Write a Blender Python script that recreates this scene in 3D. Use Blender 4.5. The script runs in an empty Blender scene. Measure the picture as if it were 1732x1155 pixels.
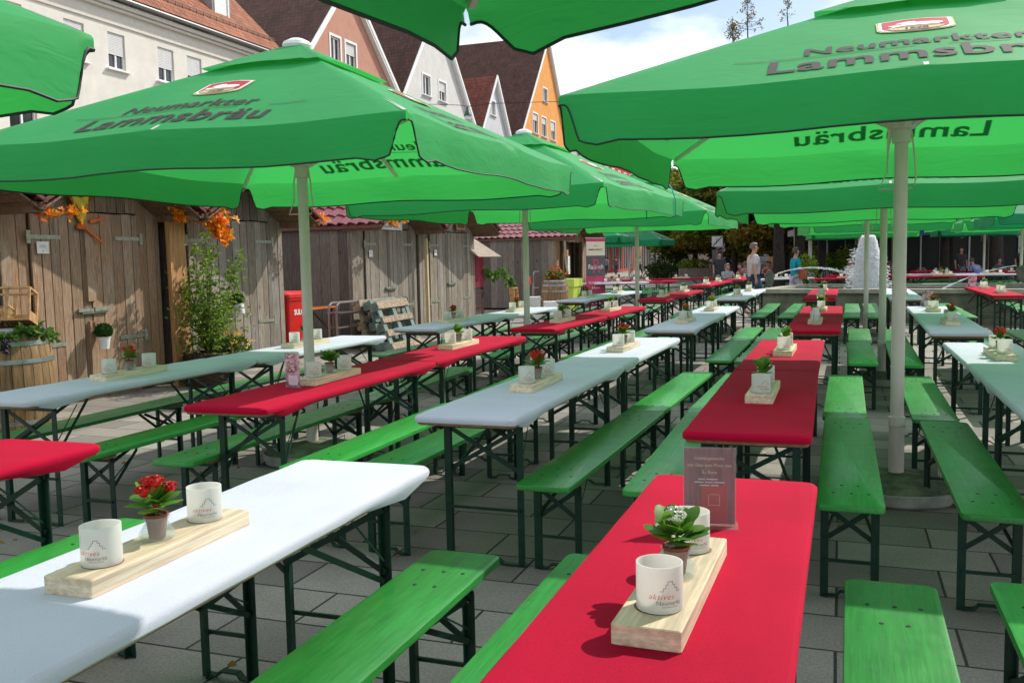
import bpy, bmesh, math, random
from mathutils import Vector, Matrix
from mathutils.geometry import tessellate_polygon
R = math.radians; PI = math.pi
random.seed(7); rnd = random.random; uni = random.uniform
S = bpy.context.scene; C = S.collection
TH = R(19.7)
U = Vector((math.sin(TH), math.cos(TH), 0)); V = Vector((math.cos(TH), -math.sin(TH), 0))
def P(s, t, z=0.): return U*s + V*t + Vector((0, 0, z))

# ------------------------------------------------------------ materials
MC = {}
def nodes(name):
    m = bpy.data.materials.new(name); m.use_nodes = True
    nt = m.node_tree; b = nt.nodes['Principled BSDF']; return m, nt, b
def M(name, col, rough=.6, var=.12, sc=6., st=(1, 1, 1), bump=0., bsc=None, spec=.4, metal=0., island=0., rand=0., col2=None, coat=0., thr=None, trans=0.):
    """procedural paint/wood/stone: two-scale noise in object space, optional random tone per board or per object"""
    if name in MC: return MC[name]
    m, nt, b = nodes(name); N = nt.nodes; L = nt.links
    tc = N.new('ShaderNodeTexCoord'); mp = N.new('ShaderNodeMapping'); L.new(tc.outputs['Object'], mp.inputs[0])
    mp.inputs['Scale'].default_value = st
    n = N.new('ShaderNodeTexNoise'); n.inputs['Scale'].default_value = sc; n.inputs['Detail'].default_value = 8; n.inputs['Roughness'].default_value = .65
    L.new(mp.outputs[0], n.inputs['Vector'])
    cr = N.new('ShaderNodeValToRGB'); L.new(n.outputs['Fac'], cr.inputs[0])
    c2 = col2 or tuple(c*(1-2.2*var) for c in col)
    a, z = thr or (.3, .7)
    cr.color_ramp.elements[0].position = a; cr.color_ramp.elements[1].position = z
    cr.color_ramp.elements[0].color = (*c2, 1); cr.color_ramp.elements[1].color = (*[min(1, c*(1+var)) for c in col], 1)
    out = cr.outputs[0]
    for amt, kind in ((island, 0), (rand, 1)):
        if not amt: continue
        g = N.new('ShaderNodeNewGeometry') if kind == 0 else N.new('ShaderNodeObjectInfo')
        mr = N.new('ShaderNodeMapRange'); mr.inputs[3].default_value = 1-amt; mr.inputs[4].default_value = 1+amt
        L.new(g.outputs['Random Per Island' if kind == 0 else 'Random'], mr.inputs[0])
        mx = N.new('ShaderNodeVectorMath'); mx.operation = 'SCALE'; L.new(out, mx.inputs[0]); L.new(mr.outputs[0], mx.inputs['Scale']); out = mx.outputs[0]
    L.new(out, b.inputs['Base Color'])
    b.inputs['Roughness'].default_value = rough; b.inputs['Metallic'].default_value = metal
    b.inputs['Specular IOR Level'].default_value = spec
    if coat: b.inputs['Coat Weight'].default_value = coat; b.inputs['Coat Roughness'].default_value = .25
    if bump:
        n2 = N.new('ShaderNodeTexNoise'); n2.inputs['Scale'].default_value = bsc or sc*4; n2.inputs['Detail'].default_value = 6
        L.new(mp.outputs[0], n2.inputs['Vector'])
        bu = N.new('ShaderNodeBump'); bu.inputs['Strength'].default_value = bump; bu.inputs['Distance'].default_value = .01
        L.new(n2.outputs['Fac'], bu.inputs['Height']); L.new(bu.outputs[0], b.inputs['Normal'])
    if trans:
        tr = N.new('ShaderNodeBsdfTranslucent'); L.new(out, tr.inputs[0]); ms = N.new('ShaderNodeMixShader'); ms.inputs[0].default_value = trans
        L.new(b.outputs[0], ms.inputs[1]); L.new(tr.outputs[0], ms.inputs[2]); L.new(ms.outputs[0], N['Material Output'].inputs[0])
    MC[name] = m; return m

def leafmat(name, a, b_, trans=.35):
    if name in MC: return MC[name]
    m, nt, b = nodes(name); N = nt.nodes; L = nt.links
    g = N.new('ShaderNodeNewGeometry'); cr = N.new('ShaderNodeValToRGB'); L.new(g.outputs['Random Per Island'], cr.inputs[0])
    cr.color_ramp.elements[0].color = (*a, 1); cr.color_ramp.elements[1].color = (*b_, 1)
    L.new(cr.outputs[0], b.inputs['Base Color']); b.inputs['Roughness'].default_value = .45; b.inputs['Specular IOR Level'].default_value = .3
    tr = N.new('ShaderNodeBsdfTranslucent'); L.new(cr.outputs[0], tr.inputs[0]); ms = N.new('ShaderNodeMixShader'); ms.inputs[0].default_value = trans
    L.new(b.outputs[0], ms.inputs[1]); L.new(tr.outputs[0], ms.inputs[2]); L.new(ms.outputs[0], N['Material Output'].inputs[0])
    MC[name] = m; return m

def canopymat(name, col, tcol, tr=.45):
    m, nt, b = nodes(name); N = nt.nodes; L = nt.links
    tc = N.new('ShaderNodeTexCoord')
    n = N.new('ShaderNodeTexNoise'); n.inputs['Scale'].default_value = 2.2; n.inputs['Detail'].default_value = 4; L.new(tc.outputs['Object'], n.inputs['Vector'])
    oi = N.new('ShaderNodeObjectInfo'); ad = N.new('ShaderNodeMath'); ad.operation = 'MULTIPLY_ADD'; ad.inputs[1].default_value = .35; L.new(oi.outputs['Random'], ad.inputs[0]); L.new(n.outputs['Fac'], ad.inputs[2])
    cr = N.new('ShaderNodeValToRGB'); L.new(ad.outputs[0], cr.inputs[0])
    cr.color_ramp.elements[0].position = .35; cr.color_ramp.elements[1].position = .95
    cr.color_ramp.elements[0].color = (*[c*.9 for c in col], 1); cr.color_ramp.elements[1].color = (*[c*1.12 for c in col], 1)
    L.new(cr.outputs[0], b.inputs['Base Color']); b.inputs['Roughness'].default_value = .7; b.inputs['Specular IOR Level'].default_value = .2; b.inputs['Coat Weight'].default_value = .5; b.inputs['Coat Roughness'].default_value = .6; b.inputs['Coat IOR'].default_value = 1.3
    b.inputs['Sheen Weight'].default_value = .15; b.inputs['Sheen Roughness'].default_value = .25; b.inputs['Sheen Tint'].default_value = (.55, 1, .65, 1)
    # gentle cloth folds + fine weave
    mp = N.new('ShaderNodeMapping'); L.new(tc.outputs['Object'], mp.inputs[0]); mp.inputs['Scale'].default_value = (1, 1, 3)
    n1 = N.new('ShaderNodeTexNoise'); n1.inputs['Scale'].default_value = 3.5; n1.inputs['Detail'].default_value = 2; n1.inputs['Distortion'].default_value = 1.2; L.new(mp.outputs[0], n1.inputs['Vector'])
    b1 = N.new('ShaderNodeBump'); b1.inputs['Strength'].default_value = .28; b1.inputs['Distance'].default_value = .02; L.new(n1.outputs['Fac'], b1.inputs['Height'])
    n2 = N.new('ShaderNodeTexNoise'); n2.inputs['Scale'].default_value = 350; L.new(tc.outputs['Object'], n2.inputs['Vector'])
    b2 = N.new('ShaderNodeBump'); b2.inputs['Strength'].default_value = .15; b2.inputs['Distance'].default_value = .002; L.new(n2.outputs['Fac'], b2.inputs['Height']); L.new(b1.outputs[0], b2.inputs['Normal'])
    L.new(b2.outputs[0], b.inputs['Normal'])
    t = N.new('ShaderNodeBsdfTranslucent'); t.inputs[0].default_value = (*tcol, 1); L.new(b1.outputs[0], t.inputs['Normal'])
    ms = N.new('ShaderNodeMixShader'); ms.inputs[0].default_value = tr
    L.new(b.outputs[0], ms.inputs[1]); L.new(t.outputs[0], ms.inputs[2]); L.new(ms.outputs[0], N['Material Output'].inputs[0])
    return m

def clothmat(name, col):
    m, nt, b = nodes(name); N = nt.nodes; L = nt.links
    tc = N.new('ShaderNodeTexCoord'); oi = N.new('ShaderNodeObjectInfo')
    mp = N.new('ShaderNodeMapping'); L.new(tc.outputs['Object'], mp.inputs[0]); L.new(oi.outputs['Random'], mp.inputs['Location']) if False else None
    n = N.new('ShaderNodeTexNoise'); n.inputs['Scale'].default_value = 420; n.inputs['Detail'].default_value = 3; L.new(mp.outputs[0], n.inputs['Vector'])
    n0 = N.new('ShaderNodeTexNoise'); n0.inputs['Scale'].default_value = 3; n0.noise_dimensions = '4D'; L.new(mp.outputs[0], n0.inputs['Vector']); 
    mu = N.new('ShaderNodeMath'); mu.operation = 'MULTIPLY'; mu.inputs[1].default_value = 50; L.new(oi.outputs['Random'], mu.inputs[0]); L.new(mu.outputs[0], n0.inputs['W'])
    ad = N.new('ShaderNodeMath'); ad.operation = 'MULTIPLY_ADD'; ad.inputs[1].default_value = .6; L.new(n0.outputs['Fac'], ad.inputs[0]); L.new(n.outputs['Fac'], ad.inputs[2])
    cr = N.new('ShaderNodeValToRGB'); L.new(ad.outputs[0], cr.inputs[0]); cr.color_ramp.elements[0].position = .5; cr.color_ramp.elements[1].position = 1.15 if False else 1.
    cr.color_ramp.elements[0].color = (*[c*(.86 if col[1] > .3 else .74) for c in col], 1); cr.color_ramp.elements[1].color = (*[min(.92, c*(1.1 if col[1] > .3 else 1.2)) for c in col], 1)
    L.new(cr.outputs[0], b.inputs['Base Color']); b.inputs['Roughness'].default_value = .9; b.inputs['Specular IOR Level'].default_value = .15
    b.inputs['Sheen Weight'].default_value = .0
    # long soft wrinkles
    mp2 = N.new('ShaderNodeMapping'); L.new(tc.outputs['Object'], mp2.inputs[0]); mp2.inputs['Scale'].default_value = (5, .9, 6)
    n1 = N.new('ShaderNodeTexNoise'); n1.noise_dimensions = '4D'; n1.inputs['Scale'].default_value = 1.3; n1.inputs['Detail'].default_value = 3; n1.inputs['Distortion'].default_value = .8
    L.new(mp2.outputs[0], n1.inputs['Vector']); L.new(mu.outputs[0], n1.inputs['W'])
    b1 = N.new('ShaderNodeBump'); b1.inputs['Strength'].default_value = .4; b1.inputs['Distance'].default_value = .014; L.new(n1.outputs['Fac'], b1.inputs['Height'])
    b2 = N.new('ShaderNodeBump'); b2.inputs['Strength'].default_value = .25; b2.inputs['Distance'].default_value = .001; L.new(n.outputs['Fac'], b2.inputs['Height']); L.new(b1.outputs[0], b2.inputs['Normal'])
    L.new(b2.outputs[0], b.inputs['Normal'])
    return m

# ------------------------------------------------------------ mesh helpers
def nb(): return bmesh.new()
def obj(name, bm, m, parent=None, smooth=True, loc=None, angle=35):
    me = bpy.data.meshes.new(name)
    if isinstance(bm, bmesh.types.BMesh): bm.to_mesh(me); bm.free()
    for x in (m if isinstance(m, (list, tuple)) else [m]): me.materials.append(x)
    if smooth:
        for p in me.polygons: p.use_smooth = True
        me.set_sharp_from_angle(angle=R(angle))
    o = bpy.data.objects.new(name, me); C.objects.link(o)
    if parent: o.parent = parent
    if loc: o.location = loc
    return o
def tag(o, label, cat, group=None):
    o['label'] = label; o['category'] = cat
    if group: o['group'] = group
    return o
def thing(name, label, cat, loc=(0, 0, 0), rz=0., group=None):
    o = bpy.data.objects.new(name, None); C.objects.link(o); o.empty_display_size = .2
    o.location = loc; o.rotation_euler = (0, 0, rz); return tag(o, label, cat, group)
def struct(o): o['kind'] = 'structure'; return o
def dup(root, loc, rz, label, group=None):
    r = root.copy(); C.objects.link(r); r.location = loc; r.rotation_euler = (0, 0, rz); r['label'] = label
    if group: r['group'] = group
    for ch in root.children:
        c = ch.copy(); C.objects.link(c); c.parent = r
        for g in ch.children:
            d = g.copy(); C.objects.link(d); d.parent = c
    return r
RZ = -TH
def face(bm, vs, mi=0):
    try:
        f = bm.faces.new(vs); f.material_index = mi; return f
    except ValueError: return None
def box(bm, c, s, rz=0., mi=0, rx=0., ry=0.):
    Mx = Matrix.Translation(c) @ Matrix.Rotation(rz, 4, 'Z') @ Matrix.Rotation(ry, 4, 'Y') @ Matrix.Rotation(rx, 4, 'X')
    v = [bm.verts.new(Mx @ Vector((x*s[0]/2, y*s[1]/2, z*s[2]/2))) for x in (-1, 1) for y in (-1, 1) for z in (-1, 1)]
    for q in ((0, 1, 3, 2), (4, 6, 7, 5), (0, 4, 5, 1), (2, 3, 7, 6), (0, 2, 6, 4), (1, 5, 7, 3)): face(bm, [v[i] for i in q], mi)
def bar(bm, a, b, w, h=None, mi=0):
    """rectangular bar from a to b"""
    a, b = Vector(a), Vector(b); d = b-a; L = d.length; h = h or w
    q = d.to_track_quat('Y', 'Z').to_matrix().to_4x4(); Mx = Matrix.Translation((a+b)/2) @ q
    v = [bm.verts.new(Mx @ Vector((x*w/2, y*L/2, z*h/2))) for x in (-1, 1) for y in (-1, 1) for z in (-1, 1)]
    for k in ((0, 1, 3, 2), (4, 6, 7, 5), (0, 4, 5, 1), (2, 3, 7, 6), (0, 2, 6, 4), (1, 5, 7, 3)): face(bm, [v[i] for i in k], mi)
def tube(bm, pts, r, n=8, mi=0, closed=False, caps=True):
    pts = [Vector(p) for p in pts]; rings = []; rs = r if isinstance(r, (list, tuple)) else [r]*len(pts)
    for i, p in enumerate(pts):
        a = pts[i-1] if (i or closed) else p; b = pts[(i+1) % len(pts)] if (i < len(pts)-1 or closed) else p
        d = (b-a).normalized(); up = Vector((0, 0, 1)) if abs(d.z) < .95 else Vector((1, 0, 0))
        x = d.cross(up).normalized(); y = x.cross(d)
        rings.append([bm.verts.new(p+(x*math.cos(2*PI*k/n)+y*math.sin(2*PI*k/n))*rs[i]) for k in range(n)])
    m = len(rings)
    for i in range(m if closed else m-1):
        A, B = rings[i], rings[(i+1) % m]
        for k in range(n): face(bm, [A[k], A[(k+1) % n], B[(k+1) % n], B[k]], mi)
    if caps and not closed: face(bm, rings[0][::-1], mi); face(bm, rings[-1], mi)
def lathe(bm, prof, n=20, c=(0, 0, 0), mi=0, cap0=True, cap1=True):
    c = Vector(c); rings = [[bm.verts.new(c+Vector((r*math.cos(2*PI*k/n), r*math.sin(2*PI*k/n), z))) for k in range(n)] for r, z in prof]
    for A, B in zip(rings, rings[1:]):
        for k in range(n): face(bm, [A[k], A[(k+1) % n], B[(k+1) % n], B[k]], mi)
    if cap0: face(bm, rings[0][::-1], mi)
    if cap1: face(bm, rings[-1], mi)
def rrect(w, l, r, n=4):
    """rounded rectangle outline, counter-clockwise"""
    out = []
    for cx, cy, a0 in ((w/2-r, l/2-r, 0), (-w/2+r, l/2-r, 90), (-w/2+r, -l/2+r, 180), (w/2-r, -l/2+r, 270)):
        for k in range(n+1): a = R(a0+90*k/n); out.append((cx+r*math.cos(a), cy+r*math.sin(a)))
    return out
def loft(bm, loops, mi=0, cap0=True, cap1=True):
    rings = [[bm.verts.new(p) for p in lp] for lp in loops]
    n = len(rings[0])
    for A, B in zip(rings, rings[1:]):
        for k in range(n): face(bm, [A[k], A[(k+1) % n], B[(k+1) % n], B[k]], mi)
    if cap0: face(bm, rings[0][::-1], mi)
    if cap1: face(bm, rings[-1], mi)
def slab(bm, w, l, z0, z1, r, e, mi=0, n=4):
    """board with rounded corners and eased edges"""
    L = lambda d, z: [(x, y, z) for x, y in rrect(w-2*d, l-2*d, max(r-d, .002), n)]
    loft(bm, [L(e, z0), L(0, z0+e*.8), L(0, z1-e), L(e*.3, z1-e*.3), L(e, z1)], mi)
def leaf(bm, p, d, w, l, fold=.25, mi=0, up=None):
    """small folded leaf starting at p along d"""
    d = d.normalized(); up = up or Vector((uni(-1, 1), uni(-1, 1), uni(-.2, 1)))
    x = d.cross(up); 
    if x.length < 1e-3: x = Vector((1, 0, 0))
    x.normalize(); nrm = x.cross(d)
    a = bm.verts.new(p); b = bm.verts.new(p+d*l*.5+x*w/2+nrm*fold*w); c = bm.verts.new(p+d*l); e = bm.verts.new(p+d*l*.5-x*w/2+nrm*fold*w)
    face(bm, [a, b, c], mi); face(bm, [a, c, e], mi)
def rdir(): 
    z = uni(-1, 1); a = uni(0, 2*PI); r = math.sqrt(1-z*z); return Vector((r*math.cos(a), r*math.sin(a), z))
def cloud(bm, c, rad, n, size, mi=0, shell=.4):
    c = Vector(c)
    for _ in range(n):
        d = rdir(); k = shell+(1-shell)*rnd(); p = c+Vector((d.x*rad[0], d.y*rad[1], d.z*rad[2]))*k
        leaf(bm, p, (d+rdir()*.9), size*uni(.5, .8), size*uni(.8, 1.3), mi=mi)
def ball(bm, c, r, n=8, m=5, mi=0, sz=1.):
    prof = [(max(.001, r*math.sin(PI*k/m)), -r*sz*math.cos(PI*k/m)) for k in range(m+1)]
    lathe(bm, prof, n, c, mi)
TX = {}
def text_geo(s, size, bold=0., shear=0., align='CENTER', sp=1.):
    k = (s, size, bold, shear, align, sp)
    if k in TX: return TX[k]
    cu = bpy.data.curves.new('lettering', 'FONT'); cu.body = s; cu.size = size; cu.offset = bold; cu.shear = shear; cu.align_x = align; cu.space_character = sp
    cu.resolution_u = 3
    o = bpy.data.objects.new('lettering', cu); C.objects.link(o); dg = bpy.context.evaluated_depsgraph_get(); dg.update()
    me = bpy.data.meshes.new_from_object(o.evaluated_get(dg)); vs = [v.co.copy() for v in me.vertices]; fs = [list(p.vertices) for p in me.polygons]
    bpy.data.objects.remove(o); bpy.data.curves.remove(cu); bpy.data.meshes.remove(me); TX[k] = (vs, fs); return TX[k]
def put_text(bm, s, size, fn, mi=0, **kw):
    vs, fs = text_geo(s, size, **kw); nv = [bm.verts.new(fn(v.x, v.y)) for v in vs]
    for f in fs: face(bm, [nv[i] for i in f], mi)
def flat(bm, pts, fn, mi=0):
    face(bm, [bm.verts.new(fn(x, y)) for x, y in pts], mi)

# ------------------------------------------------------------ shared materials
RED = clothmat('red_stretch_cloth', (.44, .002, .031)); WHITE = clothmat('white_stretch_cloth', (.56, .58, .68))
m, nt, b = None, None, None
def benchmat():
    m, nt, b = nodes('green_bench_paint'); N = nt.nodes; L = nt.links
    tc = N.new('ShaderNodeTexCoord'); oi = N.new('ShaderNodeObjectInfo'); mu = N.new('ShaderNodeMath'); mu.operation = 'MULTIPLY'; mu.inputs[1].default_value = 37; L.new(oi.outputs['Random'], mu.inputs[0])
    def noise(sc, st, det=6, dist=0, rg=.6):
        mp = N.new('ShaderNodeMapping'); mp.inputs['Scale'].default_value = st; L.new(tc.outputs['Object'], mp.inputs[0])
        n = N.new('ShaderNodeTexNoise'); n.noise_dimensions = '4D'; n.inputs['Scale'].default_value = sc; n.inputs['Detail'].default_value = det; n.inputs['Distortion'].default_value = dist; n.inputs['Roughness'].default_value = rg
        L.new(mp.outputs[0], n.inputs['Vector']); L.new(mu.outputs[0], n.inputs['W']); return n.outputs['Fac']
    def ramp(f, a, b_, c0, c1):
        r = N.new('ShaderNodeValToRGB'); r.color_ramp.elements[0].position = a; r.color_ramp.elements[1].position = b_; r.color_ramp.elements[0].color = c0; r.color_ramp.elements[1].color = c1; L.new(f, r.inputs[0]); return r.outputs[0]
    def mix(f, a, c):
        x = N.new('ShaderNodeMix'); x.data_type = 'RGBA'; L.new(f, x.inputs[0]); L.new(a, x.inputs[6]); (L.new(c, x.inputs[7]) if not isinstance(c, tuple) else setattr(x.inputs[7], 'default_value', c)); return x.outputs[2]
    grain = noise(5, (26, 1.1, 26), 7, .7); base = ramp(grain, .32, .68, (.014, .20, .026, 1), (.030, .345, .045, 1))
    tone = ramp(noise(1.6, (2, .8, 2), 3), .3, .7, (.75, .75, .72, 1), (1.15, 1.1, 1.15, 1))
    vm = N.new('ShaderNodeVectorMath'); vm.operation = 'MULTIPLY'; L.new(base, vm.inputs[0]); L.new(tone, vm.inputs[1])
    mr = N.new('ShaderNodeMapRange'); mr.inputs[3].default_value = .78; mr.inputs[4].default_value = 1.25; L.new(oi.outputs['Random'], mr.inputs[0]); vs = N.new('ShaderNodeVectorMath'); vs.operation = 'SCALE'; L.new(vm.outputs[0], vs.inputs[0]); L.new(mr.outputs[0], vs.inputs['Scale'])
    W = (0, 0, 0, 1), (1, 1, 1, 1)
    scr = ramp(noise(7, (1.6, 22, 6), 4, .5), .69, .76, *W); c = mix(scr, vs.outputs[0], (.16, .38, .16, 1))
    chip = ramp(noise(16, (1, .6, 1), 5, .4), .72, .75, *W); c = mix(chip, c, (.34, .30, .17, 1))
    dirt = ramp(noise(9, (1, 1, 1), 8, 0, .75), .60, .78, *W); c = mix(dirt, c, (.02, .10, .025, 1)); L.new(c, b.inputs['Base Color'])
    rr = N.new('ShaderNodeMapRange'); rr.inputs[3].default_value = .28; rr.inputs[4].default_value = .55; L.new(noise(4, (3, 3, 3)), rr.inputs[0]); L.new(rr.outputs[0], b.inputs['Roughness'])
    bu = N.new('ShaderNodeBump'); bu.inputs['Strength'].default_value = .22; bu.inputs['Distance'].default_value = .003; L.new(grain, bu.inputs['Height']); L.new(bu.outputs[0], b.inputs['Normal']); b.inputs['Coat Weight'].default_value = .15; b.inputs['Coat Roughness'].default_value = .2
    return m
GREEN = benchmat()
BOARD = M('raw_board', (.30, .17, .09), .8, .2, 5, (8, 1, 8))
STEEL = M('green_leg_paint', (.004, .036, .022), .42, .2, 20, rand=.15)
DARKH = M('bolt_and_slot', (.03, .035, .03), .5, .1)
PINE = M('laminated_pine', (.78, .68, .50), .6, .16, 3, (12, 1.2, 30), .1, 14, rand=.08)
FROST = None
def frosted():
    m, nt, b = nodes('frosted_glass'); N = nt.nodes; L = nt.links
    b.inputs['Base Color'].default_value = (.86, .86, .84, 1); b.inputs['Roughness'].default_value = .55
    t = N.new('ShaderNodeBsdfTranslucent'); t.inputs[0].default_value = (.88, .87, .83, 1)
    tp = N.new('ShaderNodeBsdfTransparent'); tp.inputs[0].default_value = (.9, .9, .88, 1)
    a = N.new('ShaderNodeMixShader'); a.inputs[0].default_value = .45; L.new(b.outputs[0], a.inputs[1]); L.new(t.outputs[0], a.inputs[2])
    c = N.new('ShaderNodeMixShader'); c.inputs[0].default_value = .16; L.new(a.outputs[0], c.inputs[1]); L.new(tp.outputs[0], c.inputs[2]); L.new(c.outputs[0], N['Material Output'].inputs[0]); return m
FROST = frosted()
def clear(name, col=(.9, .95, .93), mixf=.75, rough=.05):
    m, nt, b = nodes(name); N = nt.nodes; L = nt.links
    b.inputs['Base Color'].default_value = (*col, 1); b.inputs['Roughness'].default_value = rough; b.inputs['Specular IOR Level'].default_value = .9
    tp = N.new('ShaderNodeBsdfTransparent'); tp.inputs[0].default_value = (.93, .955, .945, 1)
    c = N.new('ShaderNodeMixShader'); c.inputs[0].default_value = mixf; L.new(b.outputs[0], c.inputs[1]); L.new(tp.outputs[0], c.inputs[2]); L.new(c.outputs[0], N['Material Output'].inputs[0]); return m
JAR = clear('clear_jar_glass', (.75, .82, .80), .88); ACRYL = clear('clear_acrylic', (.9, .92, .95), .93)
TERRA = M('terracotta', (.24, .07, .035), .8, .15, 20); SOIL = M('potting_soil', (.03, .018, .01), .95, .3, 60)
KAL = leafmat('kalanchoe_leaf', (.06, .20, .02), (.20, .38, .045), .4); FLR = M('red_petals', (.75, .012, .01), .5, .3, 90); FLW = M('white_petals', (.85, .85, .78), .5, .1, 60)
FLO = M('orange_petals', (.85, .16, .03), .5, .2, 60); BUD = M('green_buds', (.22, .42, .06), .5, .2, 60)
POLE = M('pole_enamel', (.72, .60, .58), .35, .07, 9, (1, 1, .3), spec=.5)
INKR = M('logo_red_ink', (.6, .01, .05), .6, 0); INKG = M('logo_grey_ink', (.10, .10, .11), .6, 0); PRINT = M('canopy_print', (.045, .030, .035), .75, .05)
WHITEP = M('white_paint', (.78, .78, .76), .5, .05, 10); BLACK = M('black_rubber', (.015, .015, .016), .6, .1)
CAN = canopymat('green_canopy_fabric', (.026, .37, .10), (.065, .60, .115), .36)
CAN3 = canopymat('shade_toned_canopy_fabric', (.030, .38, .10), (.04, .40, .08), .2)  # same cloth as CAN; overhead umbrella's shade imitated by a dimmer, weaker see-through colour
CAN2 = canopymat('deep_green_canopy_fabric', (.012, .27, .11), (.01, .30, .10), .35)
PIPE = M('dark_piping', (.012, .03, .02), .6, .1)
CREST_GOLD = M('crest_gold', (.62, .46, .20), .6, .1); CREST_RED = M('crest_red', (.48, .015, .02), .6, .05)

# ------------------------------------------------------------ table furniture
def leg_frame_parts(parent, h, hw, yl, table=True):
    """folding steel end frames: four legs, a brace assembly at each end"""
    for sy in (-1, 1):
        for sx in (-1, 1):
            bm = nb(); x = sx*hw; y = sy*yl
            box(bm, (x, y, h/2), (.034, .006, h)); box(bm, (x+sx*-.015, y-sy*.012, h/2), (.005, .022, h))
            obj('leg', bm, STEEL, parent, False)
        bm = nb(); y = sy*yl
        box(bm, (0, y+sy*.006, h*.40), (2*hw, .010, .014)); obj('crossbar', bm, STEEL, parent, False); bm = nb()
        # bent foot strip
        pts = [(-hw, y, .012), (-hw*.5, y, .012), (-hw*.35, y, .032), (hw*.35, y, .032), (hw*.5, y, .012), (hw, y, .012)]
        for a, c in zip(pts, pts[1:]): bar(bm, a, c, .03, .007)
        obj('foot_strip', bm, STEEL, parent, False); bm = nb()
        box(bm, (0, y, h-.012), (2*hw+.02, .03, .02))
        z1 = h*(.66 if table else .60)
        bar(bm, (-hw, y-sy*.012, h-.02), (hw, y-sy*.012, z1), .006, .022); bar(bm, (hw, y-sy*.024, h-.02), (-hw, y-sy*.024, z1), .006, .022)
        for sx in (-1, 1): bar(bm, (sx*hw, y-sy*.02, h*.62), (sx*hw*.25, y-sy*(.42 if table else .3), h-.01), .006, .02)
        bar(bm, (hw, y-sy*.02, h*.72), (hw*.9, y-sy*.2, h-.01), .003, .006)
        obj('brace', bm, STEEL, parent, False)
BL = 2.2
def make_table():
    t = thing('beer_table', 'x', 'table')
    bm = nb(); slab(bm, .50, BL, .738, .765, .03, .004)
    for y in (-.85, .85): box(bm, (0, y, .7255), (.42, .07, .03))
    obj('tabletop', bm, BOARD, t); leg_frame_parts(t, .712, .195, .86); return t
def make_cover(m):
    """stretch cover: rounded top, rolled edge, slack hem pulled under the board"""
    bm = nb(); loops = []
    w, l = .52, 2.215
    def ring(d, z, sag=0., pull=0.):
        sag *= .75
        o = []
        base = []
        pts = rrect(w-2*d, l-2*d, .035, 4); n = len(pts)
        dense = []
        for i in range(n):
            a = pts[i]; c = pts[(i+1) % n]; k = 14 if math.dist(a, c) > 1 else (4 if math.dist(a, c) > .2 else 1)
            for j in range(k): dense.append((a[0]+(c[0]-a[0])*j/k, a[1]+(c[1]-a[1])*j/k))
        for x, y in dense:
            g = 0
            if abs(y) < l/2-.06:   # long side: hem droops between the corners
                q = (l/2-abs(y))/l*2
                g = sag*(math.sin(min(1, q*2.4)*PI)**2*1.0+.22)
            wob = .0018*math.sin(y*23+x*11)+.0012*math.sin(y*61)
            sx = 1 if x > 0 else -1
            o.append((x+(wob if d == 0 else 0), y, z-g+(wob*.5 if z > .77 else 0)))
        return o
    loops = [ring(.06, .758), ring(.045, .752, .035), ring(.012, .748, .042), ring(0, .752, .004), ring(-.003, .766), ring(0, .777), ring(.007, .7845), ring(.022, .7865), ring(.06, .787)]
    loft(bm, loops, 0, False, True)
    return obj('table_cover', bm, m)
def make_bench():
    t = thing('beer_bench', 'x', 'bench')
    bm = nb(); slab(bm, .27, BL, .452, .480, .035, .005)
    for sy in (-1, 1):
        for x, dy in ((-.07, 0), (.005, .0), (.075, .0), (-.035, -.14), (.035, -.14)):
            lathe(bm, [(.0075, 0), (.0065, .0025)], 10, (x, sy*(.88+dy), .4795), 1)
    o = obj('seat', bm, [GREEN, DARKH], t)
    for y in (-.86, .86): bm = nb(); box(bm, (0, y, .4405), (.22, .075, .021)); obj('cleat', bm, BOARD, t, False)
    leg_frame_parts(t, .430, .105, .86, False); return t

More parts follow.
